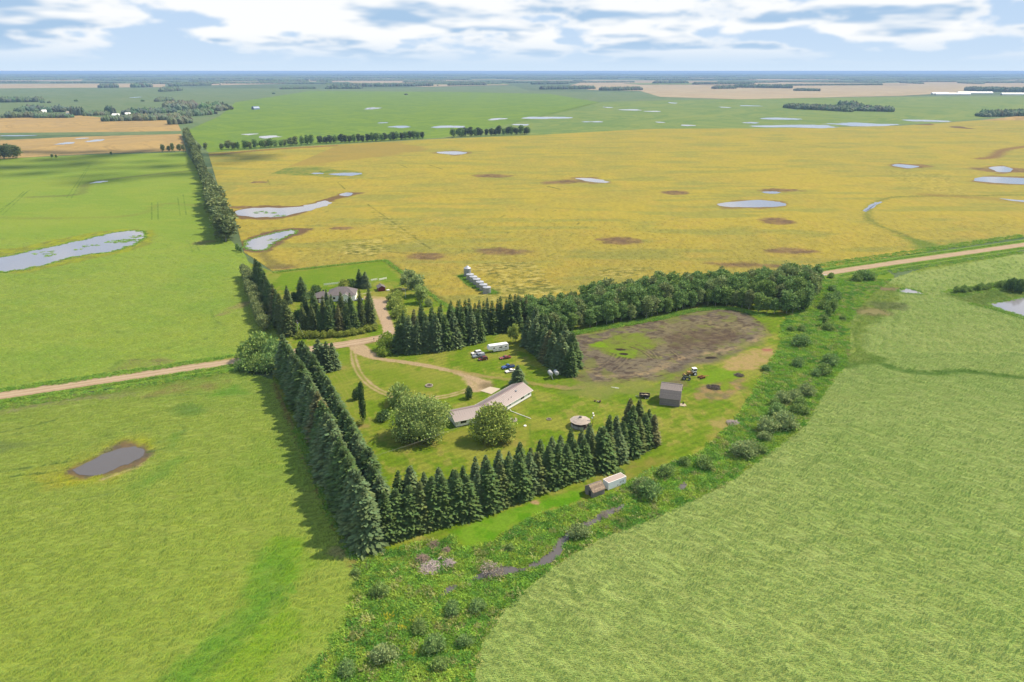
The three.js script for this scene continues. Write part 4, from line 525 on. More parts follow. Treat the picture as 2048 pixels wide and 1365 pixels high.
// ---- the poplar belt between dirt lot and yellow field
{
  const front = curve([[14.8, -322.4], [46.0, -338.4], [75.5, -352.5], [102.5, -368.5], [121.6, -368.5], [134.0, -356.6], [148.8, -357.4], [163.4, -369.4]], 6), back = curve([[1.5, -346.1], [47.8, -366.8], [80.7, -380.3], [108.2, -391.7], [132.5, -395.7], [157.1, -399.7], [173.4, -403.8], [182.7, -404.9]], 6), rows = 5;
  for (let k = 0; k < rows; k++) along(front.map((p, i) => { const q = back[i], t = k / (rows - 1); return [p[0] + (q[0] - p[0]) * t, p[1] + (q[1] - p[1]) * t]; }), 4.8, (p, t) => { const q = RP(), h = (k === 0 ? hv(9, 13) : hv(12.5, 17)) * (t > 0.8 ? 1.12 : t < 0.12 ? 0.85 : 1); LT('poplar_tree', k === 0 ? 'low leafy poplar on the dirt lot edge of the belt' : 'poplar inside the belt between dirt lot and yellow field', k === 0 ? 'belt edge poplars' : 'poplar belt', p, h, q < 0.5 ? M.poplar : q < 0.72 ? M.dull : q < 0.92 ? leafOf() : M.grey, leafK, k === 0 ? 1.35 : 1.22); }, 2.6);
}
for (const [p, h] of [[[154.2, -389.8], 20], [[149.3, -384.0], 18], [[160.8, -389.8], 18], [[165.8, -391.7], 17]]) LT('poplar_tree', 'tall grey poplar standing above the belt end', 'tall poplars ending the belt', p, h, M.grey, leafK, 0.95);
for (const [p, h] of [[[162.7, -346.1], 8], [[167.7, -352.5], 9], [[171.2, -358.2], 8], [[157.1, -336.8], 6.5], [[167.6, -380.3], 10], [[175.1, -389.8], 9], [[159.3, -365.9], 8]]) LT('poplar_tree', 'young poplar growing on the creek bank', 'young poplars on the bank', p, h, leafOf(), leafK, 1.1);
// ---- old poplars along the west field boundary, and the far hedgerow
const farK = kind(4, (i) => ({ crown: leafyGeo(400 + i, crownLobes(400 + i, 15.5, 4.2, 0.6, 8), 700, 1.1), trunk: trunkGeo(i + 80, 10, 0.3) }));
along([[-212.5, -524.8], [-240.2, -583.6], [-283.4, -676.9], [-340.0, -802.5], [-399.3, -929.8], [-461.1, -1062.8], [-558.7, -1272.5], [-644.0, -1455.0]], 7.5, (p, t) => LT('boundary_poplar', 'old round poplar in the long file between the green and yellow fields', 'long boundary file', p, hv(13, 18.5) + (t < 0.3 ? 3 : 0), RP() < 0.7 ? M.oldpoplar : M.dull, farK, hv(0.95, 1.2) + (t < 0.3 ? 0.3 : 0)), 3);
along([[-198.7, -499.3], [-189.4, -487.4]], 5, (p) => LT('poplar_tree', 'small poplar at the open end of the boundary file', 'end of the boundary file', p, hv(4, 6), M.poplar, farK, 1), 2);
along([[-477.8, -1189.1], [-431.3, -1204.9], [-374.0, -1263.6]], 9, (p) => LT('hedgerow_tree', 'hedgerow poplar beyond the yellow field', 'far hedgerow', p, hv(11, 16), RP() < 0.5 ? M.poplar : M.dull, farK, hv(1.1, 1.6)), 4);
along([[-363.7, -1263.6], [-348.5, -1281.5]], 8, (p) => LT('hedgerow_tree', 'hedgerow poplar beyond the yellow field', 'far hedgerow', p, hv(16, 18), M.poplar, farK, 1), 3);
along([[-341.2, -1290.5], [-265.8, -1328.2], [-165.5, -1399.4]], 8.5, (p) => LT('hedgerow_tree', 'hedgerow poplar beyond the yellow field', 'far hedgerow', p, hv(12, 17), RP() < 0.7 ? M.poplar : M.wood, farK, hv(1.1, 1.5)), 4);
along([[-116.8, -1421.2], [-63.2, -1455.0], [36.4, -1490.4]], 9, (p) => LT('hedgerow_tree', 'hedgerow poplar beyond the yellow field', 'far hedgerow', p, hv(13, 20), RP() < 0.5 ? M.wood : M.poplar, farK, hv(1.1, 1.5)), 5);
along([[-559.6, -1158.6], [-532.9, -1173.6], [-494.0, -1196.9]], 8, (p) => LT('hedgerow_tree', 'hedgerow poplar beyond the yellow field', 'far hedgerow', p, hv(9, 14), M.dull, farK, hv(0.9, 1.2)), 4);
for (const [p, h] of [[[-741.2, -1062.8], 20], [[-731.0, -1062.8], 22], [[-726.4, -1069.1], 20], [[-744.4, -1050.3], 18], [[-613.0, -1115.6], 5], [[-678.9, -1075.5], 6], [[-673.0, -1075.5], 5]]) LT('poplar_tree', 'boundary tree between the green field and the stubble', 'trees at the stubble edge', p, h, M.dull, farK, 1.2);

// ---- shrubs of the creek bank
for (const [x, z, s, m] of [[76.9, -207.7, 1.5, 0], [79.8, -210.0, 1.2, 0], [83.5, -210.0, 0.9, 2], [62.5, -200.3, 1.1, 2], [41.4, -183.8, 1.5, 1], [40.0, -187.1, 1.2, 0], [48.8, -195.2, 1.1, 2], [18.4, -163.4, 1.15, 0], [132.2, -276.3, 1.3, 2], [138.9, -286.1, 1.5, 1], [128.0, -274.1, 0.9, 1], [134.9, -309.0, 1.6, 1], [124.5, -285.0, 1.15, 1], [108.7, -279.5, 0.8, 1], [116.5, -255.4, 1.3, 0], [110.4, -250.8, 1.2, 0], [104.8, -248.6, 1.3, 0], [100.8, -245.5, 0.9, 2], [110.4, -245.5, 1.0, 2], [98.8, -237.1, 1.4, 1], [98.3, -227.9, 1.7, 0], [91.1, -225.3, 1.6, 0], [88.0, -218.7, 0.9, 0], [108.7, -238.7, 1.0, 2], [106.6, -240.4, 0.9, 2], [215.3, -421.0, 1.9, 1], [219.3, -421.0, 1.5, 2], [211.2, -418.8, 1.4, 2], [176.0, -374.8, 1.6, 1], [168.9, -364.2, 1.4, 2], [182.5, -382.1, 1.3, 1], [137.8, -329.5, 0.8, 2], [143.2, -329.5, 0.9, 2], [156.7, -330.9, 1.1, 2], [170.7, -346.1, 0.7, 2], [197.9, -425.6, 0.9, 2], [186.8, -397.7, 1.0, 1], [56.4, -201.9, 0.8, 2], [34.3, -195.8, 0.6, 2], [-32.3, -140.5, 0.9, 2], [-17.3, -122.8, 1.0, 1], [-14.1, -134.5, 0.8, 1], [-21.1, -128.5, 0.8, 2], [-15.5, -117.9, 0.7, 2], [-27.7, -119.9, 1.1, 0], [-39.7, -147.9, 0.5, 2], [-8.2, -135.3, 0.8, 1], [-10.5, -124.3, 0.7, 1], [-35.1, -116.5, 0.8, 1], [-0.5, -158.0, 0.5, 2]]) { if (m === 0) SH('silvery grey willow shrub on the weedy creek bank', 'grey willows of the creek bank', [x, z], M.grey, s); else if (m === 1) SH('olive green willow shrub on the weedy creek bank', 'olive willows of the creek bank', [x, z], M.poplar, s); else SH('fresh green shrub among the creek bank weeds', 'green shrubs of the creek bank', [x, z], leafOf(), s); }
{ const k = [{ crown: leafyGeo(377, [[0, 1.3, 0, 2.4, 1.5, 2], [1.4, 1, 0.5, 1.4, 1.1, 1.3], [-1.4, 1, 0, 1.4, 1.1, 1.3]], 900, 0.24, { core: 0, shell: 0.2 }), trunk: trunkGeo(9, 1.8, 0.07, 7, 1.3) }]; plant('dead_shrub', 'leafless grey shrub leaning over the muddy creek', undefined, k, M.dead, [-5.0, -147.9], 1.15, 1.15, deadWood, 'shrub'); plant('dead_shrub', 'broken grey willow stump midway along the creek', undefined, k, M.dead, [26.3, -172.5], 0.5, 0.8, deadWood, 'shrub'); }
// ---- reeds by the pond
along([[256.5, -391.7], [274.4, -399.7], [292.4, -404.9], [310.8, -410.1]], 3, (p) => SH('reedy shrub on the bank of the blue pond', 'shrubs at the blue pond', p, leafOf(), hv(0.7, 1.0), hv(0.7, 1.2)), 4); for (const p of [[290.6, -397.7], [292.7, -393.7]]) SH('taller dark bush beside the blue pond', 'tall bushes at the blue pond', p, M.dark, 1.3, 2.2);

// ================================================================ CROPS, WEEDS AND FAR WOODS (nobody could count them)
function bladesGeo(seed, n, size, { lean = 1, l0 = 0.6, l1 = 1.0, w0 = 0.14, w1 = 0.24, v = 0.2, wild = 0.6, rise = 0.42 } = {}) {
  const r = rng(seed), L = new Leaves();
  for (let i = 0; i < n; i++) { const x = (r() - 0.5) * size, z = (r() - 0.5) * size, u = unit([lean + (r() - 0.5) * wild * 2, rise + (r() - 0.5) * 0.5, (r() - 0.5) * wild * 2]), w = unit([(r() - 0.5) * 0.6, (r() - 0.5) * 0.8, 1]); L.spray([x, 0.02, z], u, w, l0 + (l1 - l0) * r(), w0 + (w1 - w0) * r(), tint(r, v)); }
  return L.geo();
}
const coverMat = new THREE.MeshPhysicalMaterial({ color: 0xffffff, roughness: 0.95, vertexColors: true, side: THREE.DoubleSide, specularIntensity: 0.3, transmission: 0.4, thickness: 0 }), woodMat = new THREE.MeshStandardMaterial({ color: 0xffffff, roughness: 0.95, vertexColors: true });
function cover(name, geo, list, mt = coverMat) {   // list: [x, y, z, turn, sx, sy, r, g, b]
  const o = new THREE.InstancedMesh(geo, mt, list.length), m = new THREE.Matrix4(), q = new THREE.Quaternion(), up = new THREE.Vector3(0, 1, 0), c = new THREE.Color();
  list.forEach((a, i) => { m.compose(new THREE.Vector3(a[0], a[1], a[2]), q.setFromAxisAngle(up, a[3]), new THREE.Vector3(a[4], a[5], a[4])); o.setMatrixAt(i, m); o.setColorAt(i, c.setRGB(a[6], a[7], a[8])); });
  o.name = numbered(name); o.castShadow = o.receiveShadow = true; o.userData.kind = 'stuff'; scene.add(o); return o;
}
const pools = scene.children.filter((o) => /hollow|puddle|pond|creek$|creek_\d/.test(o.name)).map((o) => { const p = o.geometry.attributes.position, b = new THREE.Box3().setFromBufferAttribute(p), pts = []; for (let i = 0; i < p.count; i++) pts.push([p.getX(i), p.getZ(i)]); return { b, pts }; });
const wet = (x, z, pad = 0.5) => pools.some(({ b, pts }) => x > b.min.x - pad && x < b.max.x + pad && z > b.min.z - pad && z < b.max.z + pad && pdist(pts, x, z, true) < pad);
function scatter(pts, gap, z0, z1, fn) { const r = rng(pts.length * 13 + Math.round(gap * 100)); let a = 1e9, b = -1e9; for (const [x] of pts) { a = Math.min(a, x); b = Math.max(b, x); } for (let z = z0; z < z1; z += gap) for (let x = a; x < b; x += gap) { const X = x + (r() - 0.5) * gap, Z = z + (r() - 0.5) * gap; if (Math.abs(X) > -Z * 0.80 + 25) continue; if (inside(pts, X, Z)) fn(X, Z, r); } }
const field = (name, pts, p, geo, gap, z0, z1, turn, gain, hgt = 1, fade = 0) => {
  const out = []; scatter(pts, gap, z0, z1, (x, z, r) => { const c = p.at(x, z); if (c[0] > c[1] * 1.04 && name !== 'ripe_crop' || c[1] < 0.07) return; if (z < z0 + fade && r() > (z - z0) / fade || wet(x, z)) return; const ca = Math.cos(turn), sa = -Math.sin(turn), u = x * ca + z * sa, v = -x * sa + z * ca, w = sst(0.28, 0.72, fbm(u / 2.6, v / 0.6, 2)), h = hgt * (0.35 + 1.2 * w) * (0.85 + 0.3 * r()); out.push([x, 0.16, z, turn + (w - 0.5) * 1.6 + (r() - 0.5) * 0.5, (0.95 + 0.2 * r()), h, c[0] * gain, c[1] * gain, c[2] * gain]); }); cover(name, geo, out);
};
const bladeA = bladesGeo(5, 11, 1.2, {}), bladeB = bladesGeo(6, 20, 2.4, { w0: 0.2, w1: 0.32 });
field('green_crop', nearPts, nearP, bladeA, 0.8, -330, -95, 0.35, 2.1, 0.62);
field('pale_crop', eastPts, eastP, bladeA, 0.76, -300, -95, -0.65, 2.25, 0.85);
field('pale_crop', eastPts, eastP, bladeB, 1.6, -500, -300, -0.6, 2.1, 1.0, 120);
field('green_crop', westPts, westP, bladeB, 1.8, -560, -240, 0.3, 1.85, 0.4, 200);
field('ripe_crop', yellowPts, yellowP, bladeB, 2.2, -640, -360, -0.3, 1.7, 0.45, 220);
{ // weeds, nettles and yellow flowers on the creek bank and verges
  const weed = bladesGeo(15, 40, 1.7, { rise: 0.8, lean: 0.2, wild: 1.1, l0: 0.4, l1: 1.0, w0: 0.16, w1: 0.34, v: 0.3 }), flat = bladesGeo(16, 50, 1.6, { rise: 0.5, lean: 0.1, wild: 1.6, l0: 0.25, l1: 0.5, w0: 0.2, w1: 0.4, v: 0.3 }), A = [], B = [];
  const pal = [[0.2, 0.38, 0.035], [0.15, 0.32, 0.04], [0.25, 0.41, 0.045], [0.29, 0.41, 0.05], [0.13, 0.3, 0.035], [0.36, 0.39, 0.13]];
  scatter(bankPts, 1.05, -420, -95, (x, z, r) => { if (wet(x, z, 0)) return; const n = fbm(x / 6, z / 6, 3), m = fbm(x / 2 + 40, z / 2, 2), k = clamp(Math.floor((n - 0.3) / 0.4 * 4 + r() * 1.3), 0, 4), fl = fbm(x / 9 + 70, z / 9 + 20, 3) > 0.64 && x < -22 && z > -142 && r() < 0.35, c = fl ? [0.5, 0.45, 0.04] : pal[m > 0.6 && r() < 0.35 ? 5 : k], g = 0.8 + 0.4 * r(); (r() < 0.6 ? A : B).push([x, 0.14, z, r() * 6.28, 0.7 + 0.7 * r(), (fl ? 0.9 : 0.5) + 0.9 * m * (0.6 + 0.8 * r()), c[0] * g, c[1] * g, c[2] * g]); });
  const verge = (pts, w, gap) => { for (let i = 0; i < pts.length - 1; i++) { const [ax, az] = pts[i], [bx_, bz] = pts[i + 1], l = Math.hypot(bx_ - ax, bz - az); for (let d = 0; d < l; d += gap) { const t = d / l, q = RP(), o = (RP() - 0.5) * w, c = pal[Math.floor(q * 4.2)]; A.push([ax + (bx_ - ax) * t - (bz - az) / l * o, 0.14, az + (bz - az) * t + (bx_ - ax) / l * o, RP() * 6.28, 0.8 + 0.6 * RP(), 0.4 + 0.5 * RP(), c[0] * 0.95, c[1] * 0.95, c[2]]); } } };
  verge([[-208.0, -235.4], [-195.1, -243.8], [-164.8, -258.2], [-118.8, -280.0], [-103.2, -281.7]], 6, 0.35); verge([[202.3, -453.3], [271.5, -485.9], [398.4, -545.5]], 9, 0.3); verge([[189.6, -414.4], [249.7, -443.3], [362.2, -491.8]], 6, 0.4); verge([[251.1, -389.8], [275.6, -401.8], [313.7, -414.4]], 12, 0.2); verge([[252.4, -373.0], [259.5, -362.5], [266.0, -344.5]], 3, 0.2); verge([[-214.1, -254.5], [-172.3, -272.1], [-124.4, -295.4]], 2.5, 0.5); verge([[-151.3, -437.2], [-119.5, -453.3], [-86.1, -469.1], [-61.9, -419.9], [-40.0, -376.6], [-28.9, -357.4]], 1.6, 0.4); verge([[-31.0, -430.1], [-23.6, -409.1], [-10.4, -391.7]], 5, 0.06);
  verge(curve([[14.6, -316.9], [45.4, -333.1], [74.4, -346.9], [101.0, -362.5], [120.1, -363.3], [132.1, -350.8]], 4), 4, 0.12);
  verge(curve([[-76.9, -226.8], [-58.7, -188.5], [-45.5, -162.8], [-40.2, -153.8]], 4), 3, 0.2);
  for (const [x, z, n, s] of [[-328.6, -488.8, 30, 7], [-318.9, -481.6, 20, 5], [-312.7, -499.3, 20, 4], [-311.3, -510.1, 14, 4], [-306.8, -513.3, 14, 4], [-296.2, -524.8, 60, 9], [-287.8, -528.1, 50, 8], [-289.7, -541.9, 30, 6], [-228.7, -643.7, 30, 7], [-217.2, -638.8, 30, 5], [-182.0, -531.5, 20, 4], [-205.4, -627.0, 30, 6]]) for (let i = 0; i < n; i++) { if (RP() < 0.5) continue; const a = RP() * 6.28, q = Math.sqrt(RP()) * s * 0.8, c = pal[Math.floor(RP() * 3)]; A.push([x + Math.cos(a) * q * 1.3, 0.2, z + Math.sin(a) * q, a, 0.9 + RP() * 0.6, 0.3 + 0.3 * RP(), c[0], c[1], c[2]]); }
  for (const { b: bb, pts } of pools) if (bb.min.z > -620 && bb.max.z < -300 && bb.max.x - bb.min.x > 6) { const loop = pts.concat([pts[0]]); verge(loop.filter(([x, z]) => x > -400 && x < 400), 2.6, 1.1); }
  verge([[-216.7, -247.2], [-206.1, -260.1], [-156.2, -282.2], [-125.0, -297.2]], 1.6, 0.5); verge([[-208.0, -235.4], [-198.3, -248.6], [-150.9, -271.0], [-120.8, -285.5]], 1.6, 0.4); verge([[197.7, -442.0], [265.0, -473.2], [385.6, -526.4]], 1.6, 0.5); verge([[205.4, -430.1], [254.8, -453.3], [370.4, -503.9]], 1.6, 0.5);
  cover('creek_bank_weeds', weed, A); cover('low_creek_bank_weeds', flat, B);
}
{ // woods and shelterbelts kilometres away
  const g = new Leaves(), r = rng(71), blob = new THREE.IcosahedronGeometry(1, 1), P = blob.attributes.position;
  for (let k = 0; k < 3; k++) { const b = blob.clone(), Q = b.attributes.position; for (let i = 0; i < Q.count; i++) { const s = 0.7 + 0.6 * vn(P.getX(i) * 2 + 30 + k * 9, P.getY(i) * 2 + P.getZ(i) * 2 + 30); Q.setXYZ(i, (P.getX(i) * s + (k - 1) * 0.75) * 0.62, Math.max(-0.5, P.getY(i) * s * (0.8 + k * 0.12)) * 0.62 + 0.32, (P.getZ(i) * s + (k % 2) * 0.6) * 0.62); } g.solid(b, 0.85 + 0.15 * k); }
  const geo = g.geo(), out = [], put = (x, z, w, h, c) => out.push([x, -0.2, z, r() * 6.28, w, h, c[0] * (0.8 + 0.4 * r()), c[1] * (0.8 + 0.4 * r()), c[2] * (0.8 + 0.4 * r())]);
  const belt = ([ax, az], [bx_, bz], depth, h, c = [0.075, 0.11, 0.055], sz = 1) => { const l = Math.hypot(bx_ - ax, bz - az), st = Math.max(6, h * 0.55) * sz, rows = Math.max(1, Math.round(depth / st)); for (let d = 0; d < l; d += st * (0.7 + 0.5 * r())) for (let k = 0; k < rows; k++) { const t = d / l; put(ax + (bx_ - ax) * t + (r() - 0.5) * st, az + (bz - az) * t - k * st + (r() - 0.5) * st, h * sz * (0.55 + 0.3 * r()), h * (0.65 + 0.5 * r()), c); } };
  belt([-2174.8, -3002.6], [-1971.5, -3100.9], 60, 20); belt([-3111.8, -5692.2], [-3058.6, -5777.8], 90, 30); belt([-2949.3, -5866.1], [-2888.0, -5957.0], 90, 30); belt([-2168.9, -4655.2], [-2157.7, -4712.6], 200, 26); belt([-1486.5, -3126.5], [-1468.0, -3205.8], 40, 16); belt([-2824.8, -6247.5], [-2709.7, -6681.5], 90, 28); belt([-1625.2, -5299.2], [-1432.3, -5449.8], 40, 15); belt([-1316.1, -5373.4], [-1099.5, -5449.8], 50, 22); belt([-1428.4, -6050.8], [-682.0, -6350.6], 80, 26); belt([-2641.4, -7917.1], [-2251.1, -8255.9], 120, 30); belt([-2075.8, -8083.0], [-1988.8, -8255.9], 90, 30); belt([-539.7, -6567.5], [-243.3, -6799.5], 70, 24);
  belt([208.2, -5227.0], [592.1, -5373.4], 70, 22); belt([199.7, -7179.8], [548.2, -7457.7], 90, 24); belt([588.4, -4893.3], [860.4, -5021.5], 60, 22); belt([1450.2, -7604.8], [1802.7, -7757.8], 120, 26); belt([1708.9, -7048.4], [2263.6, -7179.8], 90, 22); belt([1455.2, -5373.4], [1613.1, -5449.8], 60, 22); belt([1740.1, -5777.8], [2047.0, -5528.3], 70, 26); belt([1832.9, -4831.5], [1946.6, -4771.3], 50, 16); belt([2398.2, -6567.5], [3338.4, -6799.5], 40, 14); belt([2931.3, -4712.6], [3282.5, -4195.4], 160, 26); belt([1323.1, -2074.8], [1755.8, -2222.8], 40, 17);
  belt([955.3, -2555.5], [1058.5, -2333.4], 60, 15, [0.085, 0.115, 0.06]); belt([960.5, -2487.9], [1191.6, -2333.4], 75, 16, [0.08, 0.11, 0.06]); belt([1187.7, -2663.9], [1207.6, -2590.6], 40, 20);
  // mid-distance farmstead shelter
  belt([-1385.1, -2029.7], [-1317.1, -2052.0], 60, 15); belt([-1496.5, -2276.8], [-1399.9, -2333.4], 40, 21, [0.06, 0.095, 0.06]); belt([-1303.1, -2029.7], [-1214.3, -2029.7], 25, 11); belt([-1215.5, -2122.0], [-1181.6, -2146.3], 50, 12); belt([-1032.3, -1885.9], [-1011.9, -1895.5], 30, 15); belt([-998.9, -1905.2], [-883.1, -1945.0], 34, 17, [0.095, 0.11, 0.065]); belt([-1122.0, -2171.2], [-1050.4, -2304.8], 20, 19, [0.06, 0.095, 0.06]); belt([-814.8, -1777.6], [-797.0, -1794.8], 60, 18, [0.1, 0.115, 0.06]); belt([-919.7, -2074.8], [-893.0, -2171.2], 60, 18); belt([-1001.5, -2392.9], [-943.7, -2392.9], 90, 24); belt([-1169.1, -2521.3], [-1084.8, -2455.5], 120, 24, [0.1, 0.115, 0.07]);
  for (const [x, z] of [[-1278.2, -2171.2], [-1253.7, -2146.3], [-1242.2, -2146.3], [-1204.9, -2222.8], [-1177.7, -2196.7]]) for (let i = 0; i < 3; i++) put(x + (r() - 0.5) * 8, z + (r() - 0.5) * 8, 8, 24, [0.06, 0.095, 0.06]);
  for (const [x, z] of [[-1883.9, -3002.6], [-1857.8, -3002.6], [-1835.5, -3152.5], [-1555.5, -3152.5], [-2678.0, -6921.7], [-637.7, -6457.3], [-1331.4, -4195.4], [-567.1, -4018.7], [610.5, -841.1]]) put(x, z, 9, 9, [0.07, 0.1, 0.055]);
  // belts scattered out to the horizon
  for (let i = 0; i < 200; i++) { const z = -7400 - 24000 * Math.pow(r(), 1.4), x = (r() - 0.5) * 2 * (-z * 0.82), l = 200 + 1500 * r() * r() - z * 0.03, a = r() < 0.7 ? (r() - 0.5) * 0.3 : 1.4; belt([x, z], [x + Math.cos(a) * l, z - Math.sin(a) * l], 50 - z * 0.006, 12 - z * 0.0005, undefined, 2.6); }
  for (let i = 0; i < 60; i++) { const z = -11000 - 12000 * r(), x = -z * 0.8 * (r() * 2 - 1) * (r() < 0.5 ? 1 : 0.9) - (r() < 0.55 ? -z * 0.25 : 0); belt([x, z], [x + 900 + 2000 * r(), z - 400 * (r() - 0.5)], 240, 22, undefined, 3.2); }
  cover('distant_woodland', geo, out, woodMat);
}

// ================================================================ BUILDINGS AND THINGS
const white = mat(new THREE.Color().setRGB(0.84, 0.85, 0.86), 0.6), trim = mat(new THREE.Color().setRGB(0.82, 0.81, 0.78), 0.6), glass = mat(new THREE.Color().setRGB(0.03, 0.035, 0.04), 0.08), dark = mat(new THREE.Color().setRGB(0.025, 0.025, 0.028), 0.7), steel = mat(new THREE.Color().setRGB(0.55, 0.57, 0.6), 0.42, { metalness: 0.75 }), galv = mat(tone(196, 206, 218), 0.5, { metalness: 0.35 }), rubber = mat(new THREE.Color().setRGB(0.02, 0.02, 0.02), 0.9), concrete = mat(tone(226, 212, 186), 0.9), stoneM = mat(tone(206, 194, 176), 0.95), brown = mat(tone(112, 88, 66), 0.9);
// weathered boards and shingles: grain in metres
const grain = (c1, c2, w, len, seed) => { const p = new Paint(0, 0, 4, 4, 256, 256).fill((x, z) => { const b = Math.floor(x / w), k = vn(b * 3.7 + seed, 2), n = fbm(x * 6 + b * 9 + seed, z / len, 3), s = vn(x * 30, z * 30); const q = mix3(c1, c2, clamp(k * 0.6 + (n - 0.5) * 1.2 + 0.2)), f = 0.9 + 0.2 * s; return [q[0] * f, q[1] * f, q[2] * f]; }); const t = p.texture(); t.repeat.set(0.25, 0.25); return new THREE.MeshStandardMaterial({ map: t, roughness: 0.95, side: THREE.DoubleSide }); };
const greyBoards = grain([150, 144, 144], [186, 178, 176], 0.2, 0.8, 3), shingles = grain([150, 140, 136], [190, 178, 170], 0.14, 0.15, 11), oldShingles = grain([132, 116, 100], [206, 184, 156], 0.35, 0.3, 23), paleShingles = grain([200, 188, 176], [224, 210, 196], 0.2, 0.2, 31);
const roofTin = mat(tone(192, 178, 174), 0.55, { metalness: 0.1 }), roofGrey = grain([124, 116, 118], [146, 138, 138], 0.25, 0.2, 41), red = mat(tone(140, 40, 46), 0.7);
const roofSlabs = (L, w, e, r, th, over, x0 = 0) => prism([[-w - over, e - (r - e) / w * over], [0, r], [w + over, e - (r - e) / w * over], [w + over, e - (r - e) / w * over - th], [0, r - th], [-w - over, e - (r - e) / w * over - th]], x0 - L / 2, x0 + L / 2);
const gableWall = (L, w, e, r) => prism([[-w, 0], [-w, e], [0, r], [w, e], [w, 0]], -L / 2, L / 2);
const moved = (g, x, z, t, y = 0) => g.applyMatrix4(new THREE.Matrix4().makeRotationY(t).setPosition(x, y, z));
function windowOn(parent, x, y, z, w, h, { t = 0, mv = null, m = trim } = {}) { const f = part(parent, 'window', mv ? mv(bx(w + 0.16, h + 0.16, 0.08, x, y, z, 0, t)) : bx(w + 0.16, h + 0.16, 0.08, x, y, z, 0, t), m); const p = mv ? mv(bx(w, h, 0.1, x, y, z, 0, t)) : bx(w, h, 0.1, x, y, z, 0, t); part(f, 'pane', p, glass); return f; }

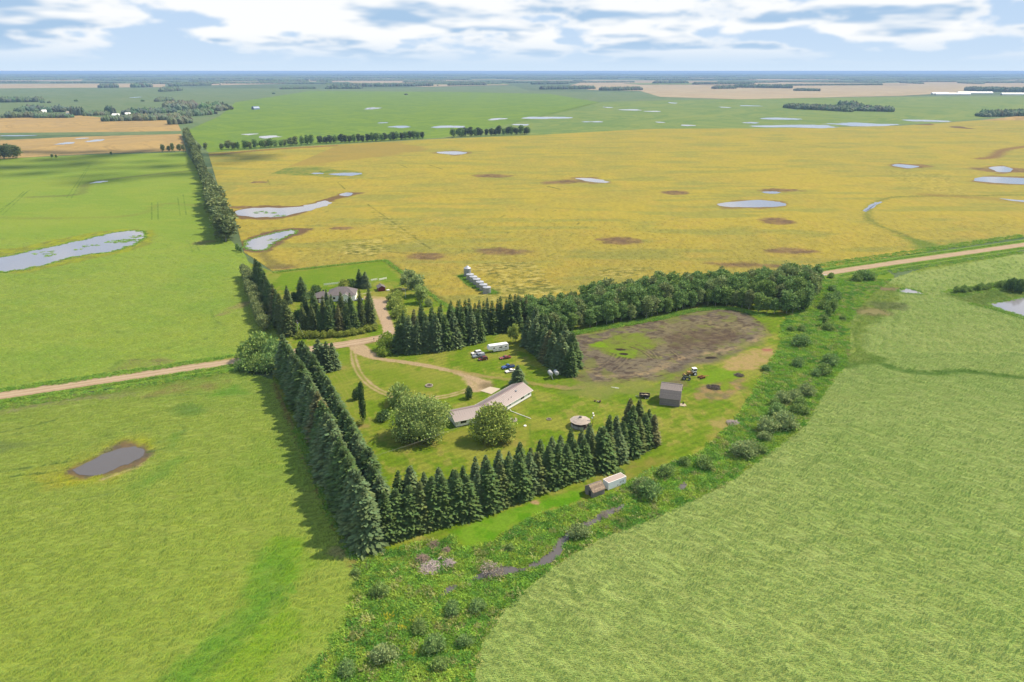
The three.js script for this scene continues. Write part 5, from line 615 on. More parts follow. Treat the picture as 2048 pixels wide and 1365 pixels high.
// ---- farmhouse: two low wings meeting at a bend
{
  const h = thing('farmhouse', 'long low white farmhouse with a bent pinkish metal roof', 'house', [-8, -240]), o = h.position;
  const R = (g) => moved(g, -3.1 - o.x, -247.0 - o.z, 0.93), L = (g) => moved(g, -15.6 - o.x, -234.6 - o.z, 0.43);
  part(h, 'wall', [R(gableWall(23.6, 4.5, 2.6, 4.45))], white); part(h, 'wall', [L(gableWall(14.2, 4.5, 2.6, 4.3))], white);
  part(h, 'foundation', [R(bx(23.64, 0.35, 9.04, 0, 0.17, 0)), L(bx(14.24, 0.35, 9.04, 0, 0.17, 0))], mat(tone(110, 104, 98), 0.9));
  const r1 = part(h, 'roof', R(roofSlabs(25, 4.5, 2.85, 4.75, 0.14, 0.45)), roofTin), r2 = part(h, 'roof', L(roofSlabs(15.4, 4.5, 2.8, 4.6, 0.14, 0.45)), roofTin);
  part(r1, 'ridge_cap', R(bx(25, 0.07, 0.4, 0, 4.78, 0)), mat(tone(176, 152, 152), 0.6)); part(r2, 'ridge_cap', L(bx(15.4, 0.07, 0.4, 0, 4.62, 0)), mat(tone(176, 152, 152), 0.6));
  const rib = []; for (let x = -12; x <= 12; x += 0.9) for (const s of [-1, 1]) rib.push(bx(0.05, 0.05, 5.5, x, 3.68, s * 2.6, s * 0.418)); part(r1, 'seam_ribs', R(join(rib)), roofTin); const rib2 = []; for (let x = -7.2; x <= 7.2; x += 0.9) for (const s of [-1, 1]) rib2.push(bx(0.05, 0.05, 5.5, x, 3.57, s * 2.6, s * 0.40)); part(r2, 'seam_ribs', L(join(rib2)), roofTin);
  part(r1, 'roof_vent', R(bx(0.6, 0.35, 0.6, 5.2, 4.2, 1.9)), galv); for (const [x, z] of [[0.4, 3.2], [-1.8, 3.6]]) part(r1, 'vent_pipe', R(cy(0.08, 0.08, 0.6, x, 3.7, z, 8)), dark); part(r1, 'stove_pipe', R(cy(0.14, 0.14, 1.6, -7.6, 3.9, 4.2, 8)), dark); part(r1, 'antenna', R(join([bar([-5.2, 3.6, 3.6], [-5.2, 7, 3.6], 0.04), bar([-6, 6.6, 3.6], [-4.4, 6.6, 3.6], 0.03)])), steel);
  for (const [x, w] of [[5.9, 2.2], [-2.2, 1.1], [-4.4, 1.1], [10, 1.2]]) windowOn(h, x, 1.75, 4.54, w, w > 2 ? 0.9 : 0.6, { mv: R }); for (const [x, w] of [[-4.2, 2.2], [1.0, 2.2], [5, 1.4]]) windowOn(h, x, 1.75, 4.54, w, 1.0, { mv: L });
  windowOn(h, 11.84, 1.8, 1.2, 1.4, 0.9, { t: Math.PI / 2, mv: R }); part(h, 'door', R(bx(0.95, 2.05, 0.1, -6.6, 1.35, 4.54)), mat(tone(150, 130, 116), 0.6)); part(h, 'garage_door', R(bx(4.8, 2.2, 0.1, 6, 1.2, -4.54)), trim); part(h, 'eaves_fascia', [R(bx(25, 0.2, 0.05, 0, 2.55, 4.98)), L(bx(15.4, 0.2, 0.05, 0, 2.52, 4.98)), R(bx(25, 0.2, 0.05, 0, 2.55, -4.98))], trim);
  part(h, 'meter_box', L(bx(0.4, 0.6, 0.2, -6.6, 1.5, 4.6)), steel);
  const g = sheetGeo([[-12.8, -258.7], [-8.9, -262.6], [-4.6, -260.6], [-8.2, -255.4]], 0.24, yardP); struct('concrete_pad', g, concrete);
  const st = thing('patio_rubble', 'pale heap of flat patio stones beside the farmhouse', 'stones', [0.4, -233.0]), r = rng(8); for (let i = 0; i < 14; i++) part(st, 'stone', bx(0.4 + 0.5 * r(), 0.14 + 0.1 * r(), 0.4 + 0.4 * r(), (r() - 0.5) * 2.6, 0.2, (r() - 0.5) * 3.4, 0, r() * 3), stoneM);
  const dp = thing('drain_pipe', 'long white pipe lying on the lawn from the farmhouse', 'pipe', [-0.4, -240.4]); part(dp, 'pipe', bar([0, 0.28, 0], [7.4, 0.24, 6.2], 0.11, 8), trim); part(dp, 'elbow', bar([0, 0.28, 0], [-0.5, 1.0, -0.3], 0.1, 8), trim);
  const fp = thing('feeder_pole', 'thin dark pole on a white foot near the long pipe', 'pole', [4.7, -228.7]); part(fp, 'pole', cy(0.05, 0.05, 3, 0, 1.5, 0, 6), dark); part(fp, 'foot', cy(0.5, 0.55, 0.25, 0, 0.22, 0, 10), trim);
}
// ---- old gambrel barn
{
  const b = thing('barn', 'weathered grey gambrel barn on the lawn below the dirt lot', 'barn', [61.6, -249.6], -0.30);
  const out = [[-4.6, 0.1], [-4.6, 3.4], [-2.9, 5.9], [0, 7.4], [2.9, 5.9], [4.6, 3.4], [4.6, 0.1]];
  part(b, 'wall', prism(out, -3.75, 3.75), greyBoards);
  const ro = part(b, 'roof', prism([[-5.0, 3.05], [-3.05, 6.05], [0, 7.62], [3.05, 6.05], [5.0, 3.05], [4.86, 2.97], [2.92, 5.93], [0, 7.44], [-2.92, 5.93], [-4.86, 2.97]], -4.0, 4.0), shingles); part(ro, 'ridge_board', bx(8.04, 0.08, 0.3, 0, 7.64, 0), greyBoards); part(ro, 'barge_board', prism([[-5.02, 3.02], [-3.07, 6.08], [0, 7.66], [3.07, 6.08], [5.02, 3.02], [4.7, 3.02], [2.8, 5.85], [0, 7.3], [-2.8, 5.85], [-4.7, 3.02]], 4.0, 4.08), concrete);
  part(b, 'door', bx(0.08, 2.2, 1.8, 3.8, 1.2, 1.6), mat(tone(150, 140, 130), 0.9)); for (let i = 0; i < 12; i++) part(b, 'batten', bx(0.06, 3.2, 0.05, -3.5 + i * 0.635, 1.75, 4.62), greyBoards);
  part(b, 'doorstep', bx(1.6, 0.25, 2.2, 4.8, 0.22, 2.6), concrete);
  const p = thing('patio_mat', 'pale boards laid beside the barn with a dark chair frame', 'boards', [65.6, -245.9]); for (let i = 0; i < 5; i++) part(p, 'board', bx(0.42, 0.08, 2.0, -0.9 + i * 0.46, 0.2, 0, 0, 0.05), concrete); part(p, 'chair_frame', [bx(0.5, 0.08, 0.5, 0.2, 0.6, -0.3), bx(0.5, 0.6, 0.08, 0.2, 0.9, -0.55), bar([0, 0.2, -0.5], [0, 0.6, -0.5], 0.04), bar([0.4, 0.2, -0.1], [0.4, 0.6, -0.1], 0.04)], dark);
}
// ---- plank shed and white container on the mown strip
{
  const s = thing('plank_shed', 'grey plank shed with a peeling shingle roof beside the white container', 'shed', [25.1, -185.2], 0.565);
  part(s, 'wall', gableWall(4.4, 2.0, 2.2, 3.5), greyBoards); const ro = part(s, 'roof', roofSlabs(4.9, 2.0, 2.3, 3.65, 0.1, 0.35), oldShingles); part(ro, 'ridge_board', bx(4.92, 0.06, 0.22, 0, 3.68, 0), greyBoards); part(s, 'doorway', bx(0.06, 1.7, 1.0, -2.21, 0.95, 0.5), dark); part(s, 'door', bx(0.06, 1.7, 0.9, -2.5, 0.95, -0.6, 0, 0.4), greyBoards); for (let i = 0; i < 7; i++) part(s, 'plank', bx(4.4, 0.27, 0.05, 0, 0.25 + i * 0.3, 2.02), greyBoards);
  const c = thing('shipping_container', 'white shipping container with dark lettering beside the plank shed', 'container', [31.7, -189.6], 0.575);
  const side = mat(new THREE.Color().setRGB(0.7, 0.75, 0.8), 0.55), roof = mat(tone(214, 194, 186), 0.8); part(c, 'body', bx(7.0, 2.5, 2.6, 0, 1.4, 0), side); part(c, 'roof_panel', bx(6.8, 0.06, 2.4, 0, 2.66, 0), roof); part(c, 'roof_rail', [bx(7.1, 0.14, 0.12, 0, 2.66, 1.29), bx(7.1, 0.14, 0.12, 0, 2.66, -1.29), bx(0.12, 0.14, 2.46, 3.49, 2.662, 0), bx(0.12, 0.14, 2.46, -3.49, 2.662, 0)], trim); for (const x of [-3.5, 3.5]) for (const z of [-1.3, 1.3]) part(c, 'corner_post', bx(0.14, 2.56, 0.14, x, 1.4, z), trim); const cr = []; for (let i = 0; i < 22; i++) cr.push(bx(0.14, 2.2, 0.05, -3.2 + i * 0.3, 1.4, 1.31)); part(c, 'corrugation', cr, side); part(c, 'end_door', bx(0.06, 2.2, 1.2, -3.52, 1.35, 0.62), side); part(c, 'end_door', bx(0.06, 2.2, 1.2, -3.52, 1.35, -0.62), side);
  const { FontLoader } = await import('three/addons/loaders/FontLoader.js'), { TextGeometry } = await import('three/addons/geometries/TextGeometry.js'), font = await new FontLoader().loadAsync('fonts/droid/droid_sans_bold.typeface.json');
  const ink = mat(tone(40, 62, 92), 0.7); [['S', 0.95], ['Y', 1.62], ['J', 2.35]].forEach(([ch, x], i) => part(c, 'letter', new TextGeometry(ch, { font, size: 0.62, depth: 0.02, curveSegments: 4 }).translate(x, 1.12 + i * 0.06, 1.34), ink)); part(c, 'vent_hatch', bx(0.3, 0.3, 0.05, 0.2, 0.7, 1.36), dark);
}
// ---- round gazebo
{
  const g = thing('gazebo', 'round gazebo with a shallow pale shingle cone roof', 'gazebo', [24.6, -228.6]), n = 10;
  const ro = part(g, 'roof', [cy(0.35, 3.75, 1.25, 0, 3.05, 0, n), cy(3.78, 3.78, 0.14, 0, 2.4, 0, n)], paleShingles); part(ro, 'cupola', [bx(0.8, 0.4, 0.8, 0, 3.75, 0), cy(0.05, 0.65, 0.3, 0, 4.08, 0, 4, 0, 0.785)], mat(tone(120, 118, 120), 0.8)); part(g, 'floor', cy(3.4, 3.4, 0.25, 0, 0.22, 0, n), mat(tone(150, 140, 130), 0.9));
  for (let i = 0; i < n; i++) { const a = i / n * 6.283, b = (i + 1) / n * 6.283, m = (a + b) / 2; part(g, 'post', cy(0.09, 0.09, 2.2, Math.cos(a) * 3.3, 1.3, Math.sin(a) * 3.3, 6), brown); if (i !== 1) part(g, 'panel', moved(bx(0.06, 1.0, 2.0, 0, 0.8, 0), Math.cos(m) * 3.15, Math.sin(m) * 3.15, -m), mat(tone(200, 204, 208), 0.7)); }
  part(g, 'table', [cy(0.9, 0.9, 0.06, 0, 1.0, 0, 12), cy(0.08, 0.08, 0.75, 0, 0.65, 0, 6)], brown);
  const b = thing('birdhouse_pole', 'tall pole carrying white birdhouses beside the round gazebo', 'pole', [29.1, -228.6]); part(b, 'pole', cy(0.06, 0.08, 5.2, 0, 2.6, 0, 6), brown); for (const [y, x] of [[5.2, 0], [4.3, 0.25], [3.4, -0.2]]) { const q = part(b, 'birdhouse', bx(0.4, 0.4, 0.4, x, y, 0.1), trim); part(q, 'roof', cy(0.02, 0.38, 0.2, x, y + 0.3, 0.1, 4, 0, 0.785), trim); }
}
// ---- seven grain bins
function bin(p, r, h, rh, label, group) { const b = thing('grain_bin', label, 'grain bin', p, 0, group); part(b, 'wall', cy(r, r, h, 0, h / 2 + 0.15, 0, 28), galv); const ro = part(b, 'roof', cy(0.35, r + 0.1, rh, 0, h + 0.15 + rh / 2, 0, 28), mat(tone(216, 222, 232), 0.55, { metalness: 0.2 })); part(ro, 'cap', cy(0.3, 0.38, 0.3, 0, h + rh + 0.25, 0, 12), galv); for (let k = 1; k < 5; k++) part(b, 'hoop', cy(r + 0.03, r + 0.03, 0.07, 0, 0.15 + h * k / 5, 0, 28, 0, 0, 0, true), steel); part(b, 'hatch', bx(0.8, 1.2, 0.1, 0, 1.1, r), galv); part(b, 'slab', cy(r + 0.25, r + 0.25, 0.16, 0, 0.2, 0, 24), concrete); return b; }
bin([-27.8, -428.8], 2.25, 5.2, 1.5, 'tall grain bin with a peaked roof heading the row'); for (const p of [[-25.7, -420.5], [-23.4, -415.3], [-21.2, -410.1], [-19.0, -404.1], [-16.7, -398.5], [-14.5, -392.8]]) bin(p, 2.3, 3.6, 0.55, 'low flat topped grain bin in the row', 'low grain bins');
// ---- neighbouring house, sheds, fences
const hip = (w, d, e, r, rl, over = 0.5) => { const W2 = w / 2 + over, D = d / 2 + over, q = rl / 2, v = [[-W2, e, -D], [W2, e, -D], [W2, e, D], [-W2, e, D], [-q, r, 0], [q, r, 0]], f = [[0, 4, 5], [0, 5, 1], [1, 5, 2], [2, 5, 4], [2, 4, 3], [3, 4, 0], [0, 1, 2], [0, 2, 3]], P = []; for (const t of f) for (const k of t) P.push(...v[k]); const g = new THREE.BufferGeometry(); g.setAttribute('position', new THREE.Float32BufferAttribute(P, 3)); g.setAttribute('uv', new THREE.Float32BufferAttribute(P.flatMap((x, i) => i % 3 === 0 ? [P[i], P[i + 2] + P[i + 1]] : []), 2)); g.computeVertexNormals(); return g; };
{
  const h = thing('neighbouring_house', 'white house with grey hipped roofs and a white front gable behind spruces', 'house', [-95.5, -383], 0.1);
  part(h, 'wall', bx(15, 3.4, 11, 0, 1.8, 0), white); part(h, 'wall', bx(9, 2.9, 8, -10.6, 1.6, 3.2), mat(tone(150, 60, 56), 0.8)); part(h, 'wall', gableWall(4.4, 3, 3.0, 4.9).rotateY(Math.PI / 2).translate(2.6, 0.1, 7), white);
  part(h, 'roof', hip(15, 11, 3.5, 6.9, 5), roofGrey); const r2 = part(h, 'roof', hip(9, 8, 3.0, 5.4, 1.2), roofGrey); r2.position.set(-10.6, 0, 3.2); const r3 = part(h, 'roof', roofSlabs(5.2, 3, 3.1, 5.1, 0.14, 0.5), roofGrey); r3.rotation.y = Math.PI / 2; r3.position.set(2.6, 0.1, 7); part(h, 'gable_trim', [bx(4.1, 0.3, 0.12, 0.8, 4.2, 9.7, 0, 0, 0.58), bx(4.1, 0.3, 0.12, 4.4, 4.2, 9.7, 0, 0, -0.58)], trim); part(h, 'chimney', bx(0.7, 1.3, 0.7, -10, 5.4, 2.4), dark); for (const x of [-4, 0.8, 4.4]) windowOn(h, x, 1.9, x < 0 ? 5.54 : 9.24, 1.3, 1.2); windowOn(h, 7.54, 1.9, 1, 1.4, 1.2, { t: Math.PI / 2 }); part(h, 'garage_door', bx(3.2, 2.2, 0.1, -10.6, 1.3, 7.24), trim);
  const car = [-82, -380];
  const s = thing('red_shed', 'small red barn shed with a grey roof on the neighbouring lawn', 'shed', [-76.6, -399], 0.35 - Math.PI / 2); part(s, 'wall', gableWall(5.4, 2.0, 2.2, 3.2), red); part(s, 'roof', roofSlabs(6, 2.0, 2.3, 3.4, 0.12, 0.4), roofGrey); part(s, 'door', bx(0.08, 1.9, 1.4, -2.72, 1.1, 0), mat(tone(120, 34, 40), 0.7)); part(s, 'window', bx(0.9, 0.7, 0.08, 1, 1.4, 2.02), trim); part(s, 'ramp', bx(1.6, 0.1, 1.4, -3.4, 0.2, 0, 0, 0, 0.12), concrete);
  const w = thing('woodpile', 'pale stacked boards leaning at the red shed', 'boards', [-72.4, -397.5], 0.4); for (let i = 0; i < 4; i++) part(w, 'board', bx(1.8, 0.12, 0.9, 0, 0.25 + i * 0.16, 0, 0, i * 0.12), trim);
  const fence = ([x, z], [x2, z2], label, n) => { const l = Math.hypot(x2 - x, z2 - z), f = thing('rail_fence', label, 'fence', [x, z], Math.atan2(-(z2 - z), x2 - x)); for (let i = 0; i <= n; i++) part(f, 'post', bx(0.14, 1.35, 0.14, l * i / n, 0.75, 0), trim); for (const y of [0.5, 0.9, 1.25]) part(f, 'rail', bx(l, 0.2, 0.05, l / 2, y, 0.1), trim); };
  fence([-112.3, -408.0], [-102.5, -412.3], 'white rail fence behind the grey roofed house', 9); fence([-86.0, -417.7], [-82.7, -419.9], 'short white rail fence between spruce pair and red shed', 4); fence([-81.3, -418.8], [-77.3, -422.2], 'white rail fence beyond the red shed', 5);
}
// ---- poles, wires, lamps
{
  const up = thing('power_pole', 'grey wooden power pole by the gravel road', 'pole', [-102.7, -319.7]); part(up, 'pole', cy(0.12, 0.17, 9, 0, 4.5, 0, 8), mat(tone(186, 178, 168), 0.9)); part(up, 'crossarm', bx(1.6, 0.12, 0.12, 0, 8.5, 0, 0, 0.5), brown); part(up, 'transformer', cy(0.25, 0.25, 0.7, 0.35, 7.4, 0, 10), galv); part(up, 'guy_wire', bar([0, 8, 0], [4, 0.1, 2], 0.03), steel);
  const yp = thing('yard_pole', 'wooden service pole on the lawn inside the spruce corner', 'pole', [-43.5, -194.6]); part(yp, 'pole', cy(0.11, 0.15, 8, 0, 4, 0, 8), brown); part(yp, 'insulator_arm', bx(0.9, 0.1, 0.1, 0, 7.7, 0), brown);
  const [ax, az] = [-43.5, -194.6], [bx_, bz] = [-9, -229]; for (const [dy, d] of [[7.7, 0.4], [7.1, -0.4]]) { const pts = []; for (let i = 0; i <= 12; i++) { const t = i / 12; pts.push(new THREE.Vector3(mix(ax + d, bx_, t), mix(dy, 4.2, t) - 4 * t * (1 - t) * 0.8, mix(az, bz, t))); } const w = shadows(new THREE.Mesh(new THREE.TubeGeometry(new THREE.CatmullRomCurve3(pts), 16, 0.016, 4), mat(tone(176, 178, 160), 0.6))); w.name = numbered('service_wire'); tag(w, dy > 7.5 ? 'upper service wire from the yard pole to the farmhouse' : 'lower service wire from the yard pole to the farmhouse', 'wire'); scene.add(w); }
  const lp = thing('lamp_post', 'white bent lamp post beside the three broad trees', 'lamp', [-60.2, -384.0]); part(lp, 'pole', cy(0.08, 0.1, 5, 0, 2.5, 0, 8), trim); part(lp, 'arm', bar([0, 4.9, 0], [-1.2, 5.2, 0], 0.06), trim); part(lp, 'lamp_head', bx(0.6, 0.14, 0.3, -1.4, 5.2, 0), trim);
  const mb = thing('mailbox', 'small dark mailbox on a post at the road end', 'mailbox', [-65.4, -314.3]); part(mb, 'post', bx(0.12, 1.5, 0.12, 0, 0.75, 0), brown); part(mb, 'box', [bx(0.3, 0.3, 0.55, 0, 1.6, 0), cy(0.15, 0.15, 0.55, 0, 1.75, 0, 10, Math.PI / 2)], dark);
  for (const [a, b, l] of [[[189.3, -433.7], [196.3, -438.4], 'white bridge rail on the yellow field side of the road'], [[189.8, -425.6], [196.7, -430.1], 'white bridge rail on the creek side of the road']]) { const ln = Math.hypot(b[0] - a[0], b[1] - a[1]), r = thing('bridge_rail', l, 'railing', a, Math.atan2(-(b[1] - a[1]), b[0] - a[0])); for (let i = 0; i < 4; i++) part(r, 'post', bx(0.18, 1.0, 0.18, ln * i / 3, 0.6, 0), trim); part(r, 'rail', bx(ln + 0.5, 0.3, 0.1, ln / 2, 0.95, 0.14), trim); }
}
// ---- stone rings, stools, tanks
function ring(p, label, r0, n, y) { const s = thing('fire_ring', label, 'fire pit', p), r = rng(n + 3); part(s, 'ash_bed', cy(r0 * 0.9, r0 * 0.9, 0.08, 0, 0.2, 0, 16), mat(tone(96, 84, 72), 0.95)); for (let i = 0; i < n; i++) { const a = i / n * 6.283, g = new THREE.DodecahedronGeometry(r0 * 0.3, 0).scale(1, 0.8 + 0.4 * r(), 0.8).rotateY(r() * 6).translate(Math.cos(a) * r0, 0.3, Math.sin(a) * r0); part(s, 'stone', g, stoneM); } }
ring([-33.8, -263.5], 'ring of pale stones in the middle of the drive loop', 1.35, 14); ring([13.6, -233.8], 'stone fire pit on the lawn below the farmhouse', 0.8, 10);
{ const s = thing('log_stools', 'cluster of weathered log stools on the lawn above the gazebo', 'stools', [33.1, -248.6]), r = rng(4); for (const [x, z, a] of [[-0.9, -0.3, 0], [0.1, 0.2, 1], [0.8, 0.5, 0], [1.1, -0.2, 0]]) part(s, 'stool', cy(0.3, 0.32, 0.6, x, 0.45, z, 9, 0, 0, a), a ? stoneM : brown);
  const bo = shadows(new THREE.Mesh(new THREE.DodecahedronGeometry(0.8, 1).scale(1.3, 0.7, 0.9), concrete)); bo.name = numbered('boulder'); bo.position.set(-66.4, -308.3); tag(bo, 'pale boulder on the grass at the start of the drive loop', 'boulder'); scene.add(bo);
  const bk = shadows(new THREE.Mesh(new THREE.DodecahedronGeometry(0.4, 1), trim)); bk.name = numbered('boulder'); bk.position.set(70.8, -255.7); tag(bk, 'small white stone at the edge of the tan dirt patch', 'boulder'); scene.add(bk);
  for (const [p, l] of [[[15.9, -271.2], 'white fuel tank with a hose, on a stand by the spruces'], [[18.4, -271.6], 'white fuel tank on a stand, tucked under the spruces']]) { const t = thing('fuel_tank', l, 'tank', p, 0.25); part(t, 'tank', cy(0.85, 0.85, 2.5, 0, 2.6, 0, 18, Math.PI / 2), mat(tone(222, 224, 230), 0.5)); part(t, 'end_cap', new THREE.SphereGeometry(0.85, 16, 8, 0, 6.3, 0, 1.57).scale(1, 0.25, 1).rotateX(Math.PI / 2).translate(0, 2.6, 1.25), mat(tone(236, 238, 240), 0.5)); for (const x of [-0.5, 0.5]) for (const z of [-0.8, 0.8]) part(t, 'leg', bar([x * 1.3, 0, z * 1.1], [x, 2.0, z], 0.05), brown); part(t, 'brace', [bar([-0.6, 0.6, 0.85], [0.6, 1.6, 0.85], 0.04), bar([0.6, 0.6, 0.85], [-0.6, 1.6, 0.85], 0.03)], brown); if (p[0] < 17) part(t, 'hose', bar([0.2, 1.9, 1.1], [0.7, 0.3, 1.9], 0.07, 6), trim); }
}
// ---- vehicles: x is forward
function wheel(parent, x, y, z, r, w, hub = steel) { const t = part(parent, 'wheel', cy(r, r, w, x, y, z, 16, Math.PI / 2), rubber); part(t, 'rim', cy(r * 0.58, r * 0.58, w + 0.04, x, y, z, 12, Math.PI / 2), hub); }
function vehicle(name, label, category, p, turn, { L = 4.7, Wd = 1.85, body, cab, glassCab, color, trimC }) {
  const v = thing(name, label, category, p, turn), paint = new THREE.MeshPhysicalMaterial({ color, roughness: 0.35, clearcoat: 0.7, clearcoatRoughness: 0.1 }), side = (o, w, b) => { const s = new THREE.Shape(o.map(([x, y]) => new THREE.Vector2(x, y))); return new THREE.ExtrudeGeometry(s, { depth: w - 2 * b, bevelEnabled: true, bevelThickness: b, bevelSize: b * 0.7, bevelOffset: -b * 0.7, bevelSegments: 2 }).translate(0, 0, -w / 2 + b); };
  part(v, 'body', side(body, Wd, 0.12), paint); if (glassCab) part(v, 'side_windows', side(glassCab, Wd - 0.1, 0.12), glass); part(v, 'roof', side(cab, Wd - 0.22, 0.1), paint);
  for (const x of [-L * 0.3, L * 0.31]) for (const z of [-1, 1]) wheel(v, x, 0.46, z * (Wd / 2 - 0.12), 0.36, 0.24); for (const z of [-1, 1]) { part(v, 'headlight', bx(0.08, 0.16, 0.34, L / 2 - 0.02, 0.82, z * (Wd / 2 - 0.32)), trim); part(v, 'tail_light', bx(0.08, 0.2, 0.2, -L / 2 + 0.02, 0.92, z * (Wd / 2 - 0.22)), red); }
  part(v, 'bumper', [bx(0.16, 0.2, Wd - 0.1, L / 2, 0.5, 0), bx(0.16, 0.2, Wd - 0.1, -L / 2, 0.5, 0)], trimC ?? dark); return v;
}
const carBody = (L, h = 0.98) => [[-L / 2, 0.42], [-L / 2 + 0.05, h - 0.02], [-L * 0.1, h + 0.04], [L * 0.2, h], [L / 2 - 0.2, h - 0.16], [L / 2, 0.62], [L / 2, 0.42]];
const suv = (L) => ({ L, body: carBody(L, 1.1), glassCab: [[-L / 2 + 0.15, 1.06], [-L / 2 + 0.4, 1.62], [L * 0.08, 1.64], [L * 0.24, 1.06]], cab: [[-L / 2 + 0.32, 1.58], [-L / 2 + 0.42, 1.74], [L * 0.04, 1.76], [L * 0.09, 1.58]] });
const sedan = (L) => ({ L, body: carBody(L, 0.92), glassCab: [[-L * 0.34, 0.9], [-L * 0.2, 1.3], [L * 0.04, 1.32], [L * 0.2, 0.9]], cab: [[-L * 0.22, 1.26], [-L * 0.19, 1.38], [L * 0.03, 1.4], [L * 0.06, 1.26]] });
const truck = (L) => ({ L, Wd: 1.98, body: [[-L / 2, 0.55], [-L / 2, 1.18], [-L * 0.09, 1.18], [-L * 0.09, 1.2], [L * 0.2, 1.2], [L / 2 - 0.15, 1.08], [L / 2, 0.7], [L / 2, 0.5]], glassCab: [[-L * 0.09, 1.15], [-L * 0.08, 1.7], [L * 0.08, 1.72], [L * 0.19, 1.15]], cab: [[-L * 0.1, 1.66], [-L * 0.09, 1.84], [L * 0.07, 1.86], [L * 0.1, 1.66]] });
const bed = (v, L) => part(v, 'bed', bx(L * 0.36, 0.1, 1.6, -L * 0.3, 1.19, 0), dark);
const T = 0.45 + Math.PI;
vehicle('parked_suv', 'white parked suv with a dark roof rack, beside the silver pickup', 'suv', [-16.1, -298.4], T, { ...suv(4.9), color: new THREE.Color().setRGB(0.72, 0.73, 0.75) });
{ const v = vehicle('pickup_truck', 'silver pickup parked between the white suv and the dark red suv', 'pickup', [-15.0, -294.8], T, { ...truck(5.8), color: tone(176, 188, 204) }); bed(v, 5.8); part(v, 'canopy', bx(2.0, 0.62, 1.7, -1.75, 1.5, 0), mat(tone(206, 214, 226), 0.4)); }
vehicle('parked_suv', 'dark red parked suv beside the silver pickup', 'suv', [-12.9, -291.3], T, { ...suv(4.4), color: tone(122, 26, 34) });
vehicle('parked_car', 'red low sports car parked below the travel trailer', 'car', [-3.1, -293.0], T - 0.05, { ...sedan(5.1), color: tone(170, 36, 44) });
{ const v = vehicle('pickup_truck', 'bright blue pickup parked by the lone blue spruce', 'pickup', [-1.7, -282.2], T, { ...truck(5.7), color: tone(24, 88, 184) }); bed(v, 5.7); }
vehicle('parked_car', 'white car parked half behind the lone blue spruce', 'car', [-0.6, -277.9], T, { ...sedan(4.8), color: new THREE.Color().setRGB(0.74, 0.71, 0.67) });
{ const v = vehicle('parked_car', 'pale blue car parked before the grey roofed house', 'car', [-85.5, -379], 0.3, { ...sedan(4.6), color: tone(190, 208, 226) }); }
{ // fifth-wheel travel trailer
  const t = thing('travel_trailer', 'white fifth wheel travel trailer parked against the spruces', 'trailer', [-6.4, -302.1], 0.40), sh = new THREE.Shape([[-4.9, 1.75], [-4.9, 2.7], [-4.4, 3.55], [4.4, 3.45], [4.7, 3.2], [4.7, 0.7], [-2.5, 0.7], [-2.9, 1.6]].map(([x, y]) => new THREE.Vector2(x, y)));
  part(t, 'body', new THREE.ExtrudeGeometry(sh, { depth: 2.3, bevelEnabled: true, bevelThickness: 0.08, bevelSize: 0.08, bevelSegments: 1 }).translate(0, 0, -1.15), mat(new THREE.Color().setRGB(0.78, 0.79, 0.8), 0.4)); part(t, 'stripe', bx(6.9, 0.14, 0.04, 1.1, 1.35, 1.25), mat(tone(150, 160, 176), 0.5)); for (const [x, w] of [[-2.4, 0.8], [0.9, 1.5], [3.4, 0.8]]) windowOn(t, x, 2.35, 1.25, w, 0.6); part(t, 'door', bx(0.75, 1.9, 0.05, -0.7, 1.75, 1.26), trim); part(t, 'air_conditioner', bx(0.9, 0.3, 0.8, 0.6, 3.68, 0), trim); part(t, 'roof_hatch', bx(0.5, 0.16, 0.5, -2.2, 3.62, 0.2), trim); for (const x of [1.6, 2.5]) for (const z of [-1, 1]) wheel(t, x, 0.45, z * 1.05, 0.38, 0.24, trim); for (const z of [-0.7, 0.7]) part(t, 'landing_leg', bx(0.1, 1.5, 0.1, -3.6, 0.85, z), steel);
}
{ // dump trailer
  const t = thing('dump_trailer', 'black open dump trailer holding scrap timber near the barn', 'trailer', [52.0, -252.6], -0.15); part(t, 'floor', bx(4.0, 0.1, 2.0, 0, 0.85, 0), dark); for (const z of [-1, 1]) { const s = part(t, 'side', bx(4.0, 0.8, 0.08, 0, 1.25, z), dark); part(s, 'top_rail', bx(4.1, 0.1, 0.14, 0, 1.68, z), mat(tone(150, 130, 112), 0.7)); } part(t, 'tailgate', bx(0.08, 0.8, 2.0, 2.0, 1.25, 0), dark); part(t, 'headboard', bx(0.08, 1.0, 2.0, -2.0, 1.35, 0), dark); part(t, 'drawbar', [bar([-2, 0.6, -0.7], [-3.5, 0.55, 0], 0.06), bar([-2, 0.6, 0.7], [-3.5, 0.55, 0], 0.06)], galv); for (const x of [0.5, 1.35]) for (const z of [-1, 1]) wheel(t, x, 0.42, z * 1.16, 0.36, 0.24, trim);
  const s = thing('scrap_timber', 'pale offcuts of timber lying in the dump trailer', 'timber', [52.0, -252.6], -0.15, undefined, 0.92), r = rng(6); for (let i = 0; i < 7; i++) part(s, 'offcut', bx(0.9 + 0.5 * r(), 0.14, 0.25, (r() - 0.5) * 1.8, 0.12 + i * 0.06, (r() - 0.5) * 1.0, 0, r() * 3, 0.1), concrete);
}
